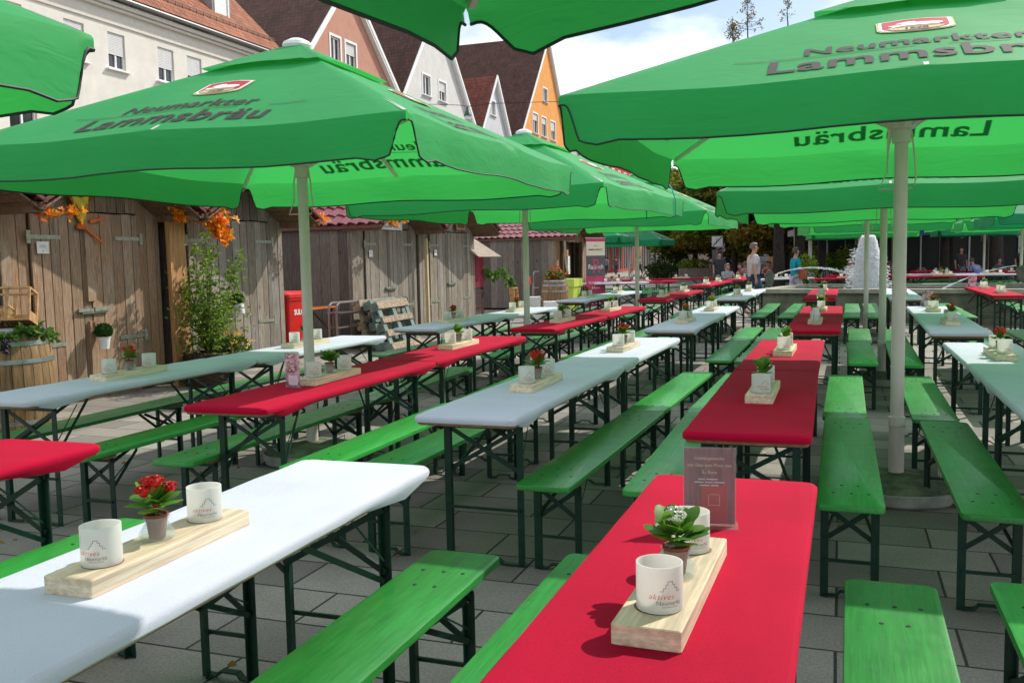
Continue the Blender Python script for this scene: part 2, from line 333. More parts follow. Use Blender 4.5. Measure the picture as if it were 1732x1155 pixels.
def make_tray():
    bm = nb(); w, l, h = .135, .60, .042
    L = lambda d, z: [(x, y, z) for x, y in rrect(w-2*d, l-2*d, .004, 2)]
    loft(bm, [L(.002, 0), L(0, .002), L(0, .0138)], 1, True, False); loft(bm, [L(0, .0138), L(0, .028)], 0, False, False); loft(bm, [L(0, .028), L(0, .040), L(.002, h)], 1, False, True)
    for y in (-.19, .19): lathe(bm, [(.0472, h+.0006), (.046, h+.0008)], 28, (0, y, 0), 2)
    return obj('wooden_tray', bm, [PINE, PINE2, M('drilled_wood', (.22, .14, .07), .8, .1)])
PINE2 = M('laminated_pine_face', (.74, .60, .42), .6, .2, 2.4, (16, 1.2, 30), .1, 14, rand=.08)
def make_glass():
    bm = nb(); r, h = .046, .091; n = 32
    lathe(bm, [(r*.98, 0), (r, .002), (r, h), (r-.003, h), (r-.003, .006)], n, (0, 0, 0), 0, True, True)
    t = thing('candle_glass', 'x', 'candle glass'); obj('cup', bm, FROST, t, angle=50)
    bm = nb(); rr = r+.0008
    def wrap(a0):
        def f(x, z): a = a0+x/rr; return (rr*math.sin(a), -rr*math.cos(a), z)
        return f
    f = wrap(R(28))
    vs = lambda dx, dz: (lambda x, y: f(x+dx, y+dz))
    put_text(bm, 'aktives', .016, vs(-.010, .030), 0, shear=.35, sp=1.15, bold=-.00015)
    put_text(bm, 'Neumarkt', .0125, vs(.006, .0185), 1, bold=-.0001)
    put_text(bm, 'aktives-neumarkt.de', .0042, vs(.008, .0135), 1)
    x, y = -.012, .046; seq = [(0, 0), (.006, 0), (0, .006), (.005, 0), (0, .007), (.004, 0), (0, .006), (.010, 0), (0, -.006), (.005, 0), (0, -.007), (.005, 0), (0, -.007), (.008, 0)]
    for dx, dy in seq[1:]:
        nx, ny = x+dx, y+dy; w = .0005
        flat(bm, [(min(x, nx)-w, min(y, ny)-w), (max(x, nx)+w, min(y, ny)-w), (max(x, nx)+w, max(y, ny)+w), (min(x, nx)-w, max(y, ny)+w)], f, 1); x, y = nx, ny
    obj('printed_logo', bm, [INKR, INKG], t, False); return t
def make_plant(kind, seed):
    random.seed(seed)
    t = thing('potted_plant', 'x', 'plant')
    bm = nb(); prof = [(.030, 0), (.042, .003), (.046, .012), (.043, .022), (.030, .040), (.0275, .047), (.033, .056), (.035, .060), (.033, .060), (.0255, .047), (.040, .020), (.040, .005)]
    lathe(bm, prof, 24, cap1=True); obj('glass_jar', bm, JAR, t, angle=60)
    bm = nb(); lathe(bm, [(.020, .004), (.027, .058), (.030, .060), (.030, .066), (.026, .066), (.025, .060)], 18, mi=0, cap1=False); lathe(bm, [(.0255, .0605), (.001, .062)], 14, mi=1)
    obj('clay_pot', bm, [TERRA, SOIL], t)
    bm = nb(); nl = 17 if kind != 'white' else 26
    for i in range(nl):       # broad fleshy leaves built as small curved blades
        a = i*2.4+uni(-.3, .3); el = uni(.15, 1.3) if kind != 'white' else uni(.3, 1.35); L = uni(.05, .080); W = L*uni(.62, .85)
        d = Vector((math.cos(a)*math.cos(el), math.sin(a)*math.cos(el), math.sin(el))); side = Vector((-math.sin(a), math.cos(a), 0)); nn = side.cross(d)*-1
        base = Vector((0, 0, .066))+d*.012+Vector((0, 0, uni(0, .03))); rows = []
        droop = uni(.2, .5)
        for k in range(6):
            q = k/5; wd = W/2*math.sin(PI*(.08+.87*q))**.7
            c = base+d*(L*q)-Vector((0, 0, droop*L*q*q*.6))
            rows.append([bm.verts.new(c-side*wd+nn*(-.18*wd)), bm.verts.new(c+nn*(.0)), bm.verts.new(c+side*wd+nn*(-.18*wd))])
        for A, B in zip(rows, rows[1:]):
            for k in (0, 1): face(bm, [A[k], A[k+1], B[k+1], B[k]])
    tube(bm, [(0, 0, .06), (.004, .003, .11)], .003, 6); obj('leaves', bm, KAL, t, angle=80)
    if kind != 'leafy':
        bm = nb(); heads = [(.012, -.012, .150), (-.028, .012, .140), (.03, .018, .128), (-.012, -.03, .128)] if kind != 'white' else [(0, 0, .135), (.018, -.012, .13)]
        for hx, hy, hz in heads:
            for _ in range(26 if kind != 'white' else 22):
                d = rdir(); d.z = abs(d.z)*.8; p = Vector((hx, hy, hz))+d*.017
                for q in range(4):
                    aa = q*PI/2+_; dd = (d*.55+Vector((math.cos(aa), math.sin(aa), .2))).normalized(); leaf(bm, p, dd, .0055, .0085, .1, 0, d)
            ball(bm, (hx, hy, hz-.002), .013, 8, 5, 1)
            tube(bm, [(0, 0, .075), (hx*.6, hy*.6, hz-.02), (hx, hy, hz)], .0018, 5, 1)
        obj('blossoms', bm, [dict(red=FLR, white=FLW, orange=FLO)[kind], BUD if kind != 'red' else FLR], t, angle=60)
    return t
POS1 = M('poster_dark_red', (.30, .12, .16), .25, .3, 3.2, (14, 1, 1.6), col2=(.05, .025, .035)); POS2 = M('poster_blossom', (.55, .28, .34), .3, .5, 14, (1, 1, 1), col2=(.16, .03, .10), thr=(.42, .58))
POSW = M('poster_white_field', (.72, .62, .68), .3, .03); POSR = M('poster_red_field', (.50, .03, .04), .3, .15, 6); CREAM = M('cream_ink', (.80, .72, .50), .5, 0); POSG = M('poster_gold_spots', (.72, .5, .45), .3, .3, 20)
def make_card(kind, w, h, label, loc, rz, group='acrylic card holders on the tables'):
    t = thing('card_holder', label, 'card holder', loc, rz, group)
    bm = nb(); box(bm, (0, 0, .002), (w*1.12, .075, .003)); box(bm, (0, -.004, h/2+.002), (w+.006, .003, h+.004)); box(bm, (0, .004, h/2+.002), (w+.006, .003, h+.004)); obj('stand', bm, ACRYL, t, False)
    bm = nb(); y = -.0018; box(bm, (0, 0, h/2+.004), (w, .0022, h-.004), mi=0)
    f = lambda dx, dz, yy=-.0016: (lambda x, z: (x+dx, yy, z+dz))
    if kind == 'bag':
        box(bm, (.012, -.00125, h*.28), (w*.5, .0006, h*.5), mi=2)
        for i, s in enumerate(('Umhängetasche', 'mit Glas zum Preis von', '3,- Euro')): put_text(bm, s, .0125, f(0, h*(.86-.09*i)), 3)
        for i, ws in enumerate(((-.030, -.012, -.008, .022), (-.040, -.016, -.012, .008, .012, .040), (-.026, .0, .004, .024))):
            for a, c in zip(ws[::2], ws[1::2]): flat(bm, [(a, 0), (c, 0), (c, .0032), (a, .0032)], f(0, h*(.60-.04*i)), 1)
        for q in ((-.018, .07), (.018, .07)): box(bm, (q[0]*.8+.012, -.0017, .072), (.001, .0004, .03), mi=1)
        box(bm, (.012, -.0017, .057), (.032, .0004, .001), mi=1); box(bm, (.012, -.0017, .087), (.022, .0004, .001), mi=1)
    else:
        box(bm, (.004, -.00125, h*.22), (w*.66, .0006, h*.28), mi=1); put_text(bm, 'wünscht Ihnen', .0135, f(.004, h*.41), 1); put_text(bm, 'aktives', .012, f(0, h*.2), 2); put_text(bm, 'Neumarkt', .007, f(.01, h*.14), 3)
        for i in range(16): ball(bm, (uni(-.4, .45)*w, -.0012, h*uni(.5, .95)), uni(.006, .011), 8, 4, 4, 1); 
    obj('poster', bm, [POS1 if kind == 'bag' else POS2, POSW, POSR if kind == 'bag' else INKR, CREAM if kind == 'bag' else INKG, POSG], t, False)
    if kind != 'bag':   # flatten the printed blossoms to paper thickness
        me = t.children[-1].data
        for v in me.vertices: v.co.y = max(v.co.y, -.0018)
    return t

T0, COV, B0 = make_table(), {'red': make_cover(RED), 'white': make_cover(WHITE)}, make_bench()
TRAY, GLS = make_tray(), make_glass()
PLK = {k: make_plant(k, i+3) for i, k in enumerate(('red', 'white', 'leafy', 'orange'))}
random.seed(11)
used = set()
def place(proto, key, loc, rz, label, cat, group):
    if key in used: return dup(proto, loc, rz, label, group)
    used.add(key); proto.location = loc; proto.rotation_euler = (0, 0, rz); return tag(proto, label, cat, group)
ORD = ['first', 'second', 'third', 'fourth', 'fifth', 'sixth', 'seventh', 'eighth', 'ninth', 'tenth', 'eleventh', 'twelfth']
ROWN = ['leftmost white row', 'left red row', 'centre white row', 'centre red row', 'right white row', 'right red row']
ROWC = ['white', 'red', 'white', 'red', 'white', 'red']
ZT = .7875
def setting(x, y, rz, where, color, plant='red', tray_off=0., two=True, flip=False):
    """tray with two frosted glasses and a plant on one table"""
    ux, uy = -math.sin(rz), math.cos(rz)
    at = lambda d, z: (x+ux*(d+tray_off), y+uy*(d+tray_off), z)
    place(TRAY, 'tray', at(0, ZT), rz+uni(-.02, .02), 'pale wooden tray on the '+where, 'tray', 'wooden trays on the tables')
    zz = ZT+.0435
    for d, w in ((-.19, 'nearer'), (.19, 'farther')):
        if w == 'farther' and not two: continue
        place(GLS, 'glass', at(d, zz), rz+uni(-.2, .2), w+' frosted glass on the '+where, 'candle glass', 'frosted candle glasses on the trays')
    nm = {'red': 'red flowering', 'white': 'white budded', 'leafy': 'leafy green', 'orange': 'orange flowering'}[plant]
    place(PLK[plant], 'pl'+plant, at(0, zz), uni(0, 6.28), nm+' plant on the '+where, 'plant', 'potted plants in jars on the trays')
ct = [0]*6
PL = {}
def bank(row, s, t, thd, n=2, first=0, benches=(1, 1), boff=.46, bs=0., plants=('red', 'leafy'), tray=(0, 0), skip_settings=False, L=2.22):
    """a run of n tables end to end with a bench on each side"""
    th = R(thd); u = Vector((math.sin(th), math.cos(th), 0)); v = Vector((math.cos(th), -math.sin(th), 0)); o = P(s, t)
    for i in range(n):
        k = ct[row]; ct[row] += 1
        c = o+u*(L*(i+.5)); rz = -th+R(uni(-.4, .4)); w = '%s table from front in %s' % (ORD[k], ROWN[row])
        place(T0, 'table', c, rz, 'folding beer table under a %s cover, the %s' % (ROWC[row], w), 'table', 'folding beer tables in rows')
        place(COV[ROWC[row]], ROWC[row], c+Vector((0, 0, uni(0, .002))), rz, '%s stretch cover on the %s' % (ROWC[row], w), 'tablecloth', 'stretch covers on the beer tables')
        if not skip_settings: setting(c.x, c.y, rz, w, ROWC[row], plants[i % len(plants)], tray[i % len(tray)])
        for sd, on in ((-1, benches[0]), (1, benches[1])):
            if not on: continue
            bo = boff if on is True or on == 1 else on
            cb = o+u*(2.22*(i+.5)+bs)+v*sd*(bo+uni(-.02, .02))+Vector((0, 0, uni(-.004, .004)))
            place(B0, 'bench', cb, rz+R(uni(-.7, .7)), 'green bench %s of the %s' % ('left' if sd < 0 else 'right', w), 'bench', 'green folding benches beside the tables')
# first run (cut by the bottom of the photo)
bank(1, .80, -3.17, 19.4, 1, plants=('red',))
bank(2, .76, -1.61, 18.6, 1, benches=(.46, .40), plants=('red',), tray=(-.02,))
bank(3, .86, -.33, 19.7, 1, benches=(.44, .47), plants=('white',), tray=(-.02,))
# second run
bank(0, 3.88, -4.55, 19.4, 2, benches=(.42, .50), plants=('red', 'red'))
bank(1, 3.97, -3.03, 18.5, 2, benches=(.38, .45), plants=('white', 'leafy'))
bank(2, 3.96, -1.67, 20.1, 2, benches=(.56, .40), plants=('red', 'red'))
bank(3, 3.84, -.37, 19.4, 2, benches=(.44, .42), bs=.12, plants=('leafy', 'leafy'))
bank(4, 3.78, 1.04, 19.8, 2, benches=(.46, .46), bs=.18, plants=('red', 'red'))
# third run
bank(0, 9.26, -4.49, 20.9, 2, plants=('red', 'red'))
bank(1, 9.32, -3.12, 20.9, 2, plants=('leafy', 'leafy'), L=2.25)
bank(2, 9.34, -1.65, 19.6, 2, benches=(.46, .48), plants=('red', 'orange'), L=2.26)
bank(3, 9.28, -.26, 20.1, 2, benches=(.60, .46), plants=('leafy', 'white'), L=2.28)
bank(4, 9.18, 1.04, 20.6, 2, benches=(.44, .46), plants=('red', 'red'), L=2.28)
bank(5, 9.20, 2.57, 19.8, 2, benches=(.42, 0), plants=('red', 'red'))
# fourth run
bank(0, 15.8, -4.57, 21.3, 2, plants=('red', 'red'), L=2.3)
bank(1, 16.1, -3.15, 20.2, 2, plants=('leafy', 'white'), L=2.3)
bank(2, 16.25, -1.80, 19.8, 2, plants=('orange', 'orange'), L=2.3)
bank(3, 16.2, -.34, 20.2, 2, benches=(.52, .52), plants=('leafy', 'white'), L=2.28)
bank(4, 16.2, 1.02, 20.0, 2, benches=(.46, .9), plants=('leafy', 'leafy'), L=2.25)
bank(5, 16.9, 2.62, 20.6, 2, benches=(0, .46), plants=('leafy', 'leafy'), L=2.3)
cb = P(0, 0)+U*2.07+V*.585
place(B0, 'bench', cb, RZ, 'green bench cut off by the bottom right corner', 'bench', 'green folding benches beside the tables')
# farther runs of the left red row, then the corner tables
bank(1, 23.9, -3.42, 20.6, 2, plants=('white', 'white'), L=2.3)
bank(1, 29.5, -3.15, 20.2, 2, plants=('white', 'white'), L=2.3)
bank(0, 22.2, -4.9, 19, 1, plants=('leafy',)) if False else None
def single(s, t, thd, color, where, plants='leafy', bn=True):
    th = R(thd); c = P(s, t); rz = -th
    place(T0, 'table', c, rz, 'folding beer table under the %s cover, %s' % (color, where), 'table', 'folding beer tables in rows')
    place(COV[color], color, c, rz, '%s stretch cover on the %s' % (color, where), 'tablecloth', 'stretch covers on the beer tables')
    setting(c.x, c.y, rz, where, color, plants)
    if bn:
        v = Vector((math.cos(th), -math.sin(th), 0))
        for sd in (-1, 1): place(B0, 'bench', c+v*sd*.48, rz, 'green bench %s of the %s' % ('left' if sd < 0 else 'right', where), 'bench', 'green folding benches beside the tables')
single(27.6, -6.6, 85, 'white', 'crosswise table beyond the tall promotional banner', 'red')
single(28.6, -5.9, 95, 'red', 'crosswise table right of the far umbrella pole')
single(31.2, -7.2, 88, 'red', 'far crosswise table before the street, behind the pole')
single(32.6, -5.3, 80, 'red', 'farthest crosswise table, level with the street edge')
single(30.8, -1.8, 70, 'white', 'white table behind the fountain beside the walking couple')
single(31.3, 3.0, 112, 'red', 'red table behind the right part of the fountain')
single(32.9, 4.6, 112, 'white', 'white table at far right before the cafe')
single(31.6, 6.4, 108, 'white', 'rightmost white table before the cafe')
single(30.2, 0.2, 95, 'red', 'red table directly behind the water jet', 'leafy', False)
# menu stands
make_card('bag', .135, .212, 'clear stand with dark red bag advert on the nearest red table', P(2.49, -.33, ZT), RZ+R(8))
make_card('pink', .100, .205, 'clear stand with blossom poster at the near end of left red row', P(4.70, -3.08, ZT), RZ+R(-4))
make_card('pink', .135, .225, 'pink blossom card stand on the far end of right white row', P(13.5, 1.10, ZT), RZ)
make_card('pink', .16, .235, 'pink blossom card stand on the right red row behind fountain wall', P(21.0, 2.55, ZT), RZ)
make_card('pink', .15, .23, 'small wine coloured card stand on the far crosswise table', P(28.7, -6.1, ZT), RZ)
# cutlery glass with paper napkins in front of a tray
t = thing('napkin_glass', 'glass of folded napkins on the fifth centre red table', 'glass', P(10.02, -.24, ZT), RZ)
bm = nb(); lathe(bm, [(.03, 0), (.032, .002), (.034, .11), (.032, .11), (.030, .004)], 20); obj('tumbler', bm, JAR, t)
bm = nb()
for k in range(4): box(bm, (uni(-.01, .01), uni(-.01, .01), .12), (.05, .004, .13), rz=k*.5, ry=uni(-.15, .15))
obj('napkins', bm, WHITEP, t, False)

# ------------------------------------------------------------ umbrellas
def canopy_z(x, y, h, ze, za):
    ax, ay = abs(x), abs(y); m = max(ax, ay)/h; q = (min(ax, ay)/max(ax, ay)) if max(ax, ay) > 1e-6 else 0
    return za-(za-ze)*m**1.04-.022*math.sin(PI*min(1, q))**2*m*(1 if m < 1 else 1)
def make_canopy(h, ze, za, cm, parent, drop=.23, nw=.095):
    bm = nb(); n = 24; rads = [.0005, .06, .14, .25, .4, .55, .7, .82, .9, .95, .98, 1.0]
    per = []
    for k in range(4):
        for j in range(n):
            q = -1+2*j/n
            per.append([(1, q), (-q, 1), (-1, -q), (q, -1)][k])
    rings = []
    for r in rads:
        rings.append([bm.verts.new((px*h*r, py*h*r, canopy_z(px*h*r, py*h*r, h, ze, za))) for px, py in per])
    for A, B in zip(rings, rings[1:]):
        for k in range(len(per)): face(bm, [A[k], A[(k+1) % len(per)], B[(k+1) % len(per)], B[k]])
    face(bm, rings[0])
    # valance: one hanging strip per side, curved cut-out at the corners
    pipes = []
    for k in range(4):
        f = lambda q, o, z: Vector({0: (h+o, q, z), 1: (-q, h+o, z), 2: (-h-o, -q, z), 3: (q, -h-o, z)}[k])
        cols = []; bot = []
        qs = [0, .012, .025, .04, .055, .07, .085, .10, .13, .19, .3]+[.3+(h*2-.6)*i/14 for i in range(1, 14)]
        qs = qs+[2*h-x for x in reversed(qs[:11])]
        ph = rnd()*6
        for q in qs:
            e = min(q, 2*h-q); y = q-h
            d = .05 if e < .025 else (drop if e > .025+nw else .05+(drop+.02-.05)*(.5-.5*math.cos(PI*(e-.025)/nw)))
            if .005+nw < e < .30: d = max(d, drop+.022*math.sin(PI*(e-.10)/.20))
            zt = canopy_z(*( (h, y) ), h, ze, za)
            fl = .012*math.sin(y*5+ph)+.006*math.sin(y*13)
            col = [bm.verts.new(f(y, .0, zt))]
            for j in range(1, 5): col.append(bm.verts.new(f(y*(1+.0*j), .010*min(j, 1)+(.006+fl)*j/4*(d/drop), zt-d*j/4)))
            cols.append(col); bot.append(col[-1].co.copy())
        for A, B in zip(cols, cols[1:]):
            for j in range(4): face(bm, [A[j], A[j+1], B[j+1], B[j]])
        pipes.append(bot)
    bmesh.ops.remove_doubles(bm, verts=bm.verts, dist=.0004); bmesh.ops.recalc_face_normals(bm, faces=bm.faces)
    can = obj('canopy', bm, cm, parent, angle=70)
    bm = nb()
    for p in pipes: tube(bm, p, .0055, 6)
    obj('edge_piping', bm, PIPE, can)
    # raised wind vent on top
    bm = nb(); g = h*.30; rr = []
    for r in (.05, .5, 1.0):
        rr.append([bm.verts.new((px*g*r, py*g*r, canopy_z(px*g*r, py*g*r, h, ze, za)+.012+(.034 if r == 1 else .03)-(.0 if abs(abs(px)-abs(py)) > .3 else .012)*r)) for px, py in per])
    for A, B in zip(rr, rr[1:]):
        for k in range(len(per)): face(bm, [A[k], A[(k+1) % len(per)], B[(k+1) % len(per)], B[k]])
    obj('wind_vent', bm, cm, can, angle=70)
    return can
def make_print(h, ze, za, parent, sides=(0, 1, 2, 3)):
    sl = math.atan2(za-ze, h); cs = math.cos(sl)
    for k in sides:
        def fn(dz, k=k):
            def f(x, y, k=k):        # x along the edge, y up the slope measured from the edge
                d = h-y*cs; X, Y = {0: (d, x), 1: (-x, d), 2: (-d, -x), 3: (x, -d)}[k]
                return (X, Y, canopy_z(X, Y, h, ze, za)+dz)
            return f
        bm = nb(); f = fn(.006)
        A = lambda dx, dy, g: (lambda x, y: g(x+dx, y+dy))
        put_text(bm, 'Lammsbräu', .285, A(0, .14, f), 0, bold=.006, sp=1.06); put_text(bm, 'Neumarkter', .190, A(-.03, .415, f), 0, bold=.004, sp=1.06)
        for x0, x1 in ((-.86, -.02), (.12, .38), (.60, .86)):
            nseg = 6
            for i in range(nseg):
                a, b_ = x0+(x1-x0)*i/nseg, x0+(x1-x0)*(i+1)/nseg; flat(bm, [(a, .375), (b_, .375), (b_, .383), (a, .383)], f, 0)
        obj('lettering', bm, PRINT, parent, False)
        bm = nb()
        def shield(w, h0, h1, bulge):
            pts = [(-w, h1-.03), (-w*.3, h1), (w*.3, h1), (w, h1-.03), (w, h0+.10)]
            for i in range(1, 8): a = PI*i/8; pts.append((w*math.cos(a), h0+.10-bulge*math.sin(a)))
            pts.append((-w, h0+.10)); return pts
        def filled(pts, f, mi):
            tri = tessellate_polygon([[Vector((x, y, 0)) for x, y in pts]]); vs = [bm.verts.new(f(x, y)) for x, y in pts]
            for q in tri: face(bm, [vs[i] for i in q], mi)
        by = .665; q8 = .78; g = lambda o: (lambda x, y, f_=fn(o): f_(x*q8, by+y*q8))
        filled(shield(.235, 0, .38, .10), g(.006), 0); filled(shield(.222, .012, .37, .095), g(.0075), 1); filled(shield(.20, .03, .352, .085), g(.009), 2)
        filled([(-.175, .10), (-.14, .145), (.14, .145), (.175, .10), (.14, .055), (.06, .03), (-.06, .03), (-.14, .055)], g(.0105), 0)
        flat(bm, [(-.16, .118), (.16, .118), (.16, .124), (-.16, .124)], g(.0115), 3)
        lamb = [(-.165, .125), (-.12, .15), (-.165, .165), (-.155, .185), (-.09, .18), (-.075, .20), (-.12, .215), (-.10, .235), (-.05, .262), (.0, .262), (.01, .245), (-.01, .235), (.12, .225), (.165, .205), (.165, .175), (.145, .15), (.0, .148), (-.08, .15), (-.14, .115)]
        filled(lamb, g(.0115), 1); put_text(bm, '1628', .075, (lambda x, y, f_=g(.012): f_(x, y+.048)), 3, bold=.002)
        obj('crest', bm, [CREST_GOLD, M('crest_white', (.85, .85, .85), .6, .02), CREST_RED, PRINT], parent, False)
def make_umbrella(label, s, t, thd, h=1.67, ze=2.325, za=3.14, cm=None, base=True, lean=(0, 0), prints=(0, 1, 2, 3), group='large green umbrellas over the tables', drop=.23, nw=.095):
    th = R(thd); r = thing('large_umbrella', label, 'umbrella', P(s, t), -th, group)
    r.rotation_euler = (lean[0], lean[1], -th)
    bm = nb(); lathe(bm, [(.040, .12), (.040, za-.02)], 24); lathe(bm, [(.046, .10), (.046, .44), (.050, .445), (.050, .50), (.041, .505)], 24)
    obj('pole', bm, POLE, r)
    if base:
        bm = nb(); lathe(bm, [(.36, .0), (.385, .02), (.395, .07), (.40, .085), (.392, .09), (.375, .078)], 40, cap1=True)
        obj('base_dish', bm, M('dish_plastic', (.34, .35, .30), .6, .2, 5), r)
        bm = nb(); prof = [(.375, .075), (.33, .105), (.22, .135), (.08, .15), (.055, .15)]; lathe(bm, prof, 40, cap0=False); obj('base_weight', bm, M('mossy_concrete', (.16, .17, .12), .9, .35, 9, bump=.5), r)
        bm = nb(); tube(bm, [(.25, -.06, .11), (.25, -.06, .19), (.25, .06, .19), (.25, .06, .11)], .005, 6); obj('base_handle', bm, POLE, r)
    zh = ze-.06
    bm = nb(); lathe(bm, [(.041, zh-.09), (.055, zh-.085), (.055, zh-.01), (.085, zh), (.09, zh+.03), (.05, zh+.035), (.041, zh+.04)], 20); obj('hub', bm, POLE, r)
    bm = nb(); tube(bm, [(-.055, 0, zh-.02), (-.075, 0, zh-.12), (-.08, 0, zh-.26), (-.125, 0, zh-.36), (.07, 0, zh-.36), (.085, 0, zh-.30), (.07, 0, zh-.12), (.055, 0, zh-.02)], .006, 6); obj('crank_handle', bm, POLE, r)
    for k in range(8):
        a = k*PI/4; L_ = h*(math.sqrt(2) if k % 2 else 1)*.985; d = Vector((math.cos(a), math.sin(a), 0))
        zf = lambda q: canopy_z(d.x*L_*q, d.y*L_*q, h, ze, za)-.02
        bm = nb(); bar(bm, d*.05+Vector((0, 0, za-.03)), d*L_+Vector((0, 0, zf(1)+.004)), .022, .03); rb = obj('rib', bm, POLE, r, False)
        bm = nb(); bar(bm, d*.07+Vector((0, 0, zh+.012)), d*L_*.46+Vector((0, 0, zf(.46)-.01)), .02, .022); obj('strut', bm, POLE, rb, False)
    cn = make_canopy(h, ze, za, cm or CAN, r, drop, nw)
    if prints: make_print(h, ze, za, cn, prints)
    bm = nb(); lathe(bm, [(.10, za-.0), (.11, za+.02), (.10, za+.045), (.05, za+.07), (.004, za+.078)], 20); obj('top_cap', bm, WHITEP, r)
    return r
# local x of the umbrella is across the rows, y along them. side 3 faces the camera, side 0 faces right
make_umbrella('big green umbrella left of centre over the leftmost white and red rows', 6.16, -3.88, 18.9, prints=(0, 1, 3))
make_umbrella('largest green umbrella at right whose pole stands beside the centre red row', 6.16, .34, 19.5, ze=2.33, za=3.07)
make_umbrella('second umbrella behind the big left one, with turquoise straps', 11.5, -3.90, 25, h=1.67, ze=2.33, prints=(0, 3))
make_umbrella('third umbrella in the left line, its right corner nearest the trees', 18.05, -3.80, 22.5, h=1.69, prints=(0, 3))
make_umbrella('umbrella behind the largest right one, canopy low and flat', 11.5, .46, 20, ze=2.19, za=2.98)
make_umbrella('third umbrella along the right line, before the fountain wall', 17.2, .42, 20, h=1.66, ze=2.30, za=3.1, prints=(1, 3))
make_umbrella('pale underside umbrella just behind the fountain', 27.5, .75, 12, h=1.75, ze=2.33, prints=(1, 3), group='green umbrellas beyond the fountain')
make_umbrella('dark green umbrella beyond the fountain showing its front lettering', 35.2, .6, 14, h=1.7, ze=2.30, za=3.1, cm=CAN, prints=(3,), group='green umbrellas beyond the fountain')
make_umbrella('near umbrella reaching in at the top left corner', .93, -4.13, 19.7, prints=(0,))
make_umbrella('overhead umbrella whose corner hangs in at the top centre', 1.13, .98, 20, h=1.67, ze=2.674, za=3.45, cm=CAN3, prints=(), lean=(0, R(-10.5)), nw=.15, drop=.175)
make_umbrella('umbrella beyond the right edge shading the right benches', 8.1, 3.65, 19.7, prints=())
make_umbrella('umbrella outside the right edge beside the third tables', 13.4, 4.35, 19.7, prints=())
make_umbrella('nearest of the three dark umbrellas at the right edge', 24.4, 4.85, 19.7, ze=2.33, cm=CAN2, prints=(3,), group='dark green umbrellas before the cafe')
make_umbrella('middle of the three dark umbrellas at the right edge', 29.4, 4.8, 19.7, ze=2.33, cm=CAN, prints=(2, 3), group='dark green umbrellas before the cafe')
make_umbrella('farthest and leftmost of the three dark umbrellas at right', 37.4, 4.9, 19.7, ze=2.33, cm=CAN2, prints=(2, 3), group='dark green umbrellas before the cafe')
make_umbrella('dark green umbrella behind the promotional banner, nearer one', 33.6, -9.0, 19.7, ze=2.33, cm=CAN2, prints=(0,), group='dark green umbrellas by the street')
make_umbrella('dark green umbrella with striped sunlight, farther left one', 40.6, -8.9, 19.7, h=1.75, ze=2.30, cm=CAN2, prints=(0,), group='dark green umbrellas by the street')
# turquoise tie straps
for i, (q, lb) in enumerate((((13.15, -2.75), 'turquoise strap hanging over the front corner of the second left umbrella'), ((12.6, -2.25), 'turquoise strap hanging on the right side of the second left umbrella'))):
    bm = nb(); a = P(q[0], q[1], 2.55); tube(bm, [a, a+Vector((.06, -.1, -.10)), a+Vector((.10, -.16, -.26)), a+Vector((.10, -.16, -.5))], .008, 5)
    tag(obj('tie_strap', bm, M('turquoise_strap', (.01, .35, .36), .6, .05)), lb, 'strap', 'turquoise tie straps')
# ------------------------------------------------------------ world, camera, sun
w = bpy.data.worlds.new('World'); S.world = w; w.use_nodes = True; nt = w.node_tree; N = nt.nodes; L = nt.links
sundir = Vector((.795, .606, 0)).normalized(); EL = R(42.5)
az = math.atan2(sundir.x, sundir.y)     # from +Y towards +X
sky = N.new('ShaderNodeTexSky'); sky.sky_type = 'NISHITA'; sky.sun_disc = False; sky.sun_elevation = EL; sky.sun_rotation = az; sky.air_density = 1.1; sky.dust_density = 1.2
tc = N.new('ShaderNodeTexCoord'); mp = N.new('ShaderNodeMapping'); mp.inputs['Scale'].default_value = (1, 1, 2.6); mp.inputs['Location'].default_value = (.35, .1, .12); L.new(tc.outputs['Generated'], mp.inputs[0])
n = N.new('ShaderNodeTexNoise'); n.inputs['Scale'].default_value = 3.4; n.inputs['Detail'].default_value = 9; n.inputs['Roughness'].default_value = .52; n.inputs['Distortion'].default_value = .15; L.new(mp.outputs[0], n.inputs['Vector'])
cr = N.new('ShaderNodeValToRGB'); cr.color_ramp.elements[0].position = .42; cr.color_ramp.elements[1].position = .58; L.new(n.outputs['Fac'], cr.inputs[0])
mx = N.new('ShaderNodeMix'); mx.data_type = 'RGBA'; L.new(cr.outputs[0], mx.inputs[0]); L.new(sky.outputs[0], mx.inputs[6]); mx.inputs[7].default_value = (11, 11.2, 11.8, 1)
L.new(mx.outputs[2], N['Background'].inputs[0]); N['Background'].inputs[1].default_value = .125
sl = bpy.data.lights.new('sun', 'SUN'); sl.energy = 4.0; sl.angle = R(.55); sl.color = (1, .95, .87); so = bpy.data.objects.new('sun', sl); C.objects.link(so)
D = Vector((sundir.x*math.cos(EL), sundir.y*math.cos(EL), math.sin(EL))); so.rotation_euler = (-D).to_track_quat('-Z', 'Y').to_euler(); so.location = D*60
cd = bpy.data.cameras.new('camera'); cd.sensor_width = 36; cd.lens = 36*1556/1732; cd.clip_end = 1500; cd.clip_start = .05; co = bpy.data.objects.new('camera', cd); C.objects.link(co)
co.matrix_world = Matrix.Translation((0, 0, 1.517)) @ Matrix.Rotation(R(90-5.01), 4, 'X') @ Matrix.Rotation(R(-1.15), 4, 'Z'); S.camera = co
S.view_settings.view_transform = 'Standard'; S.view_settings.look = 'None'; S.view_settings.gamma = 1; S.view_settings.exposure = .2
S.cycles.max_bounces = 8; S.cycles.transparent_max_bounces = 12; S.cycles.use_denoising = True

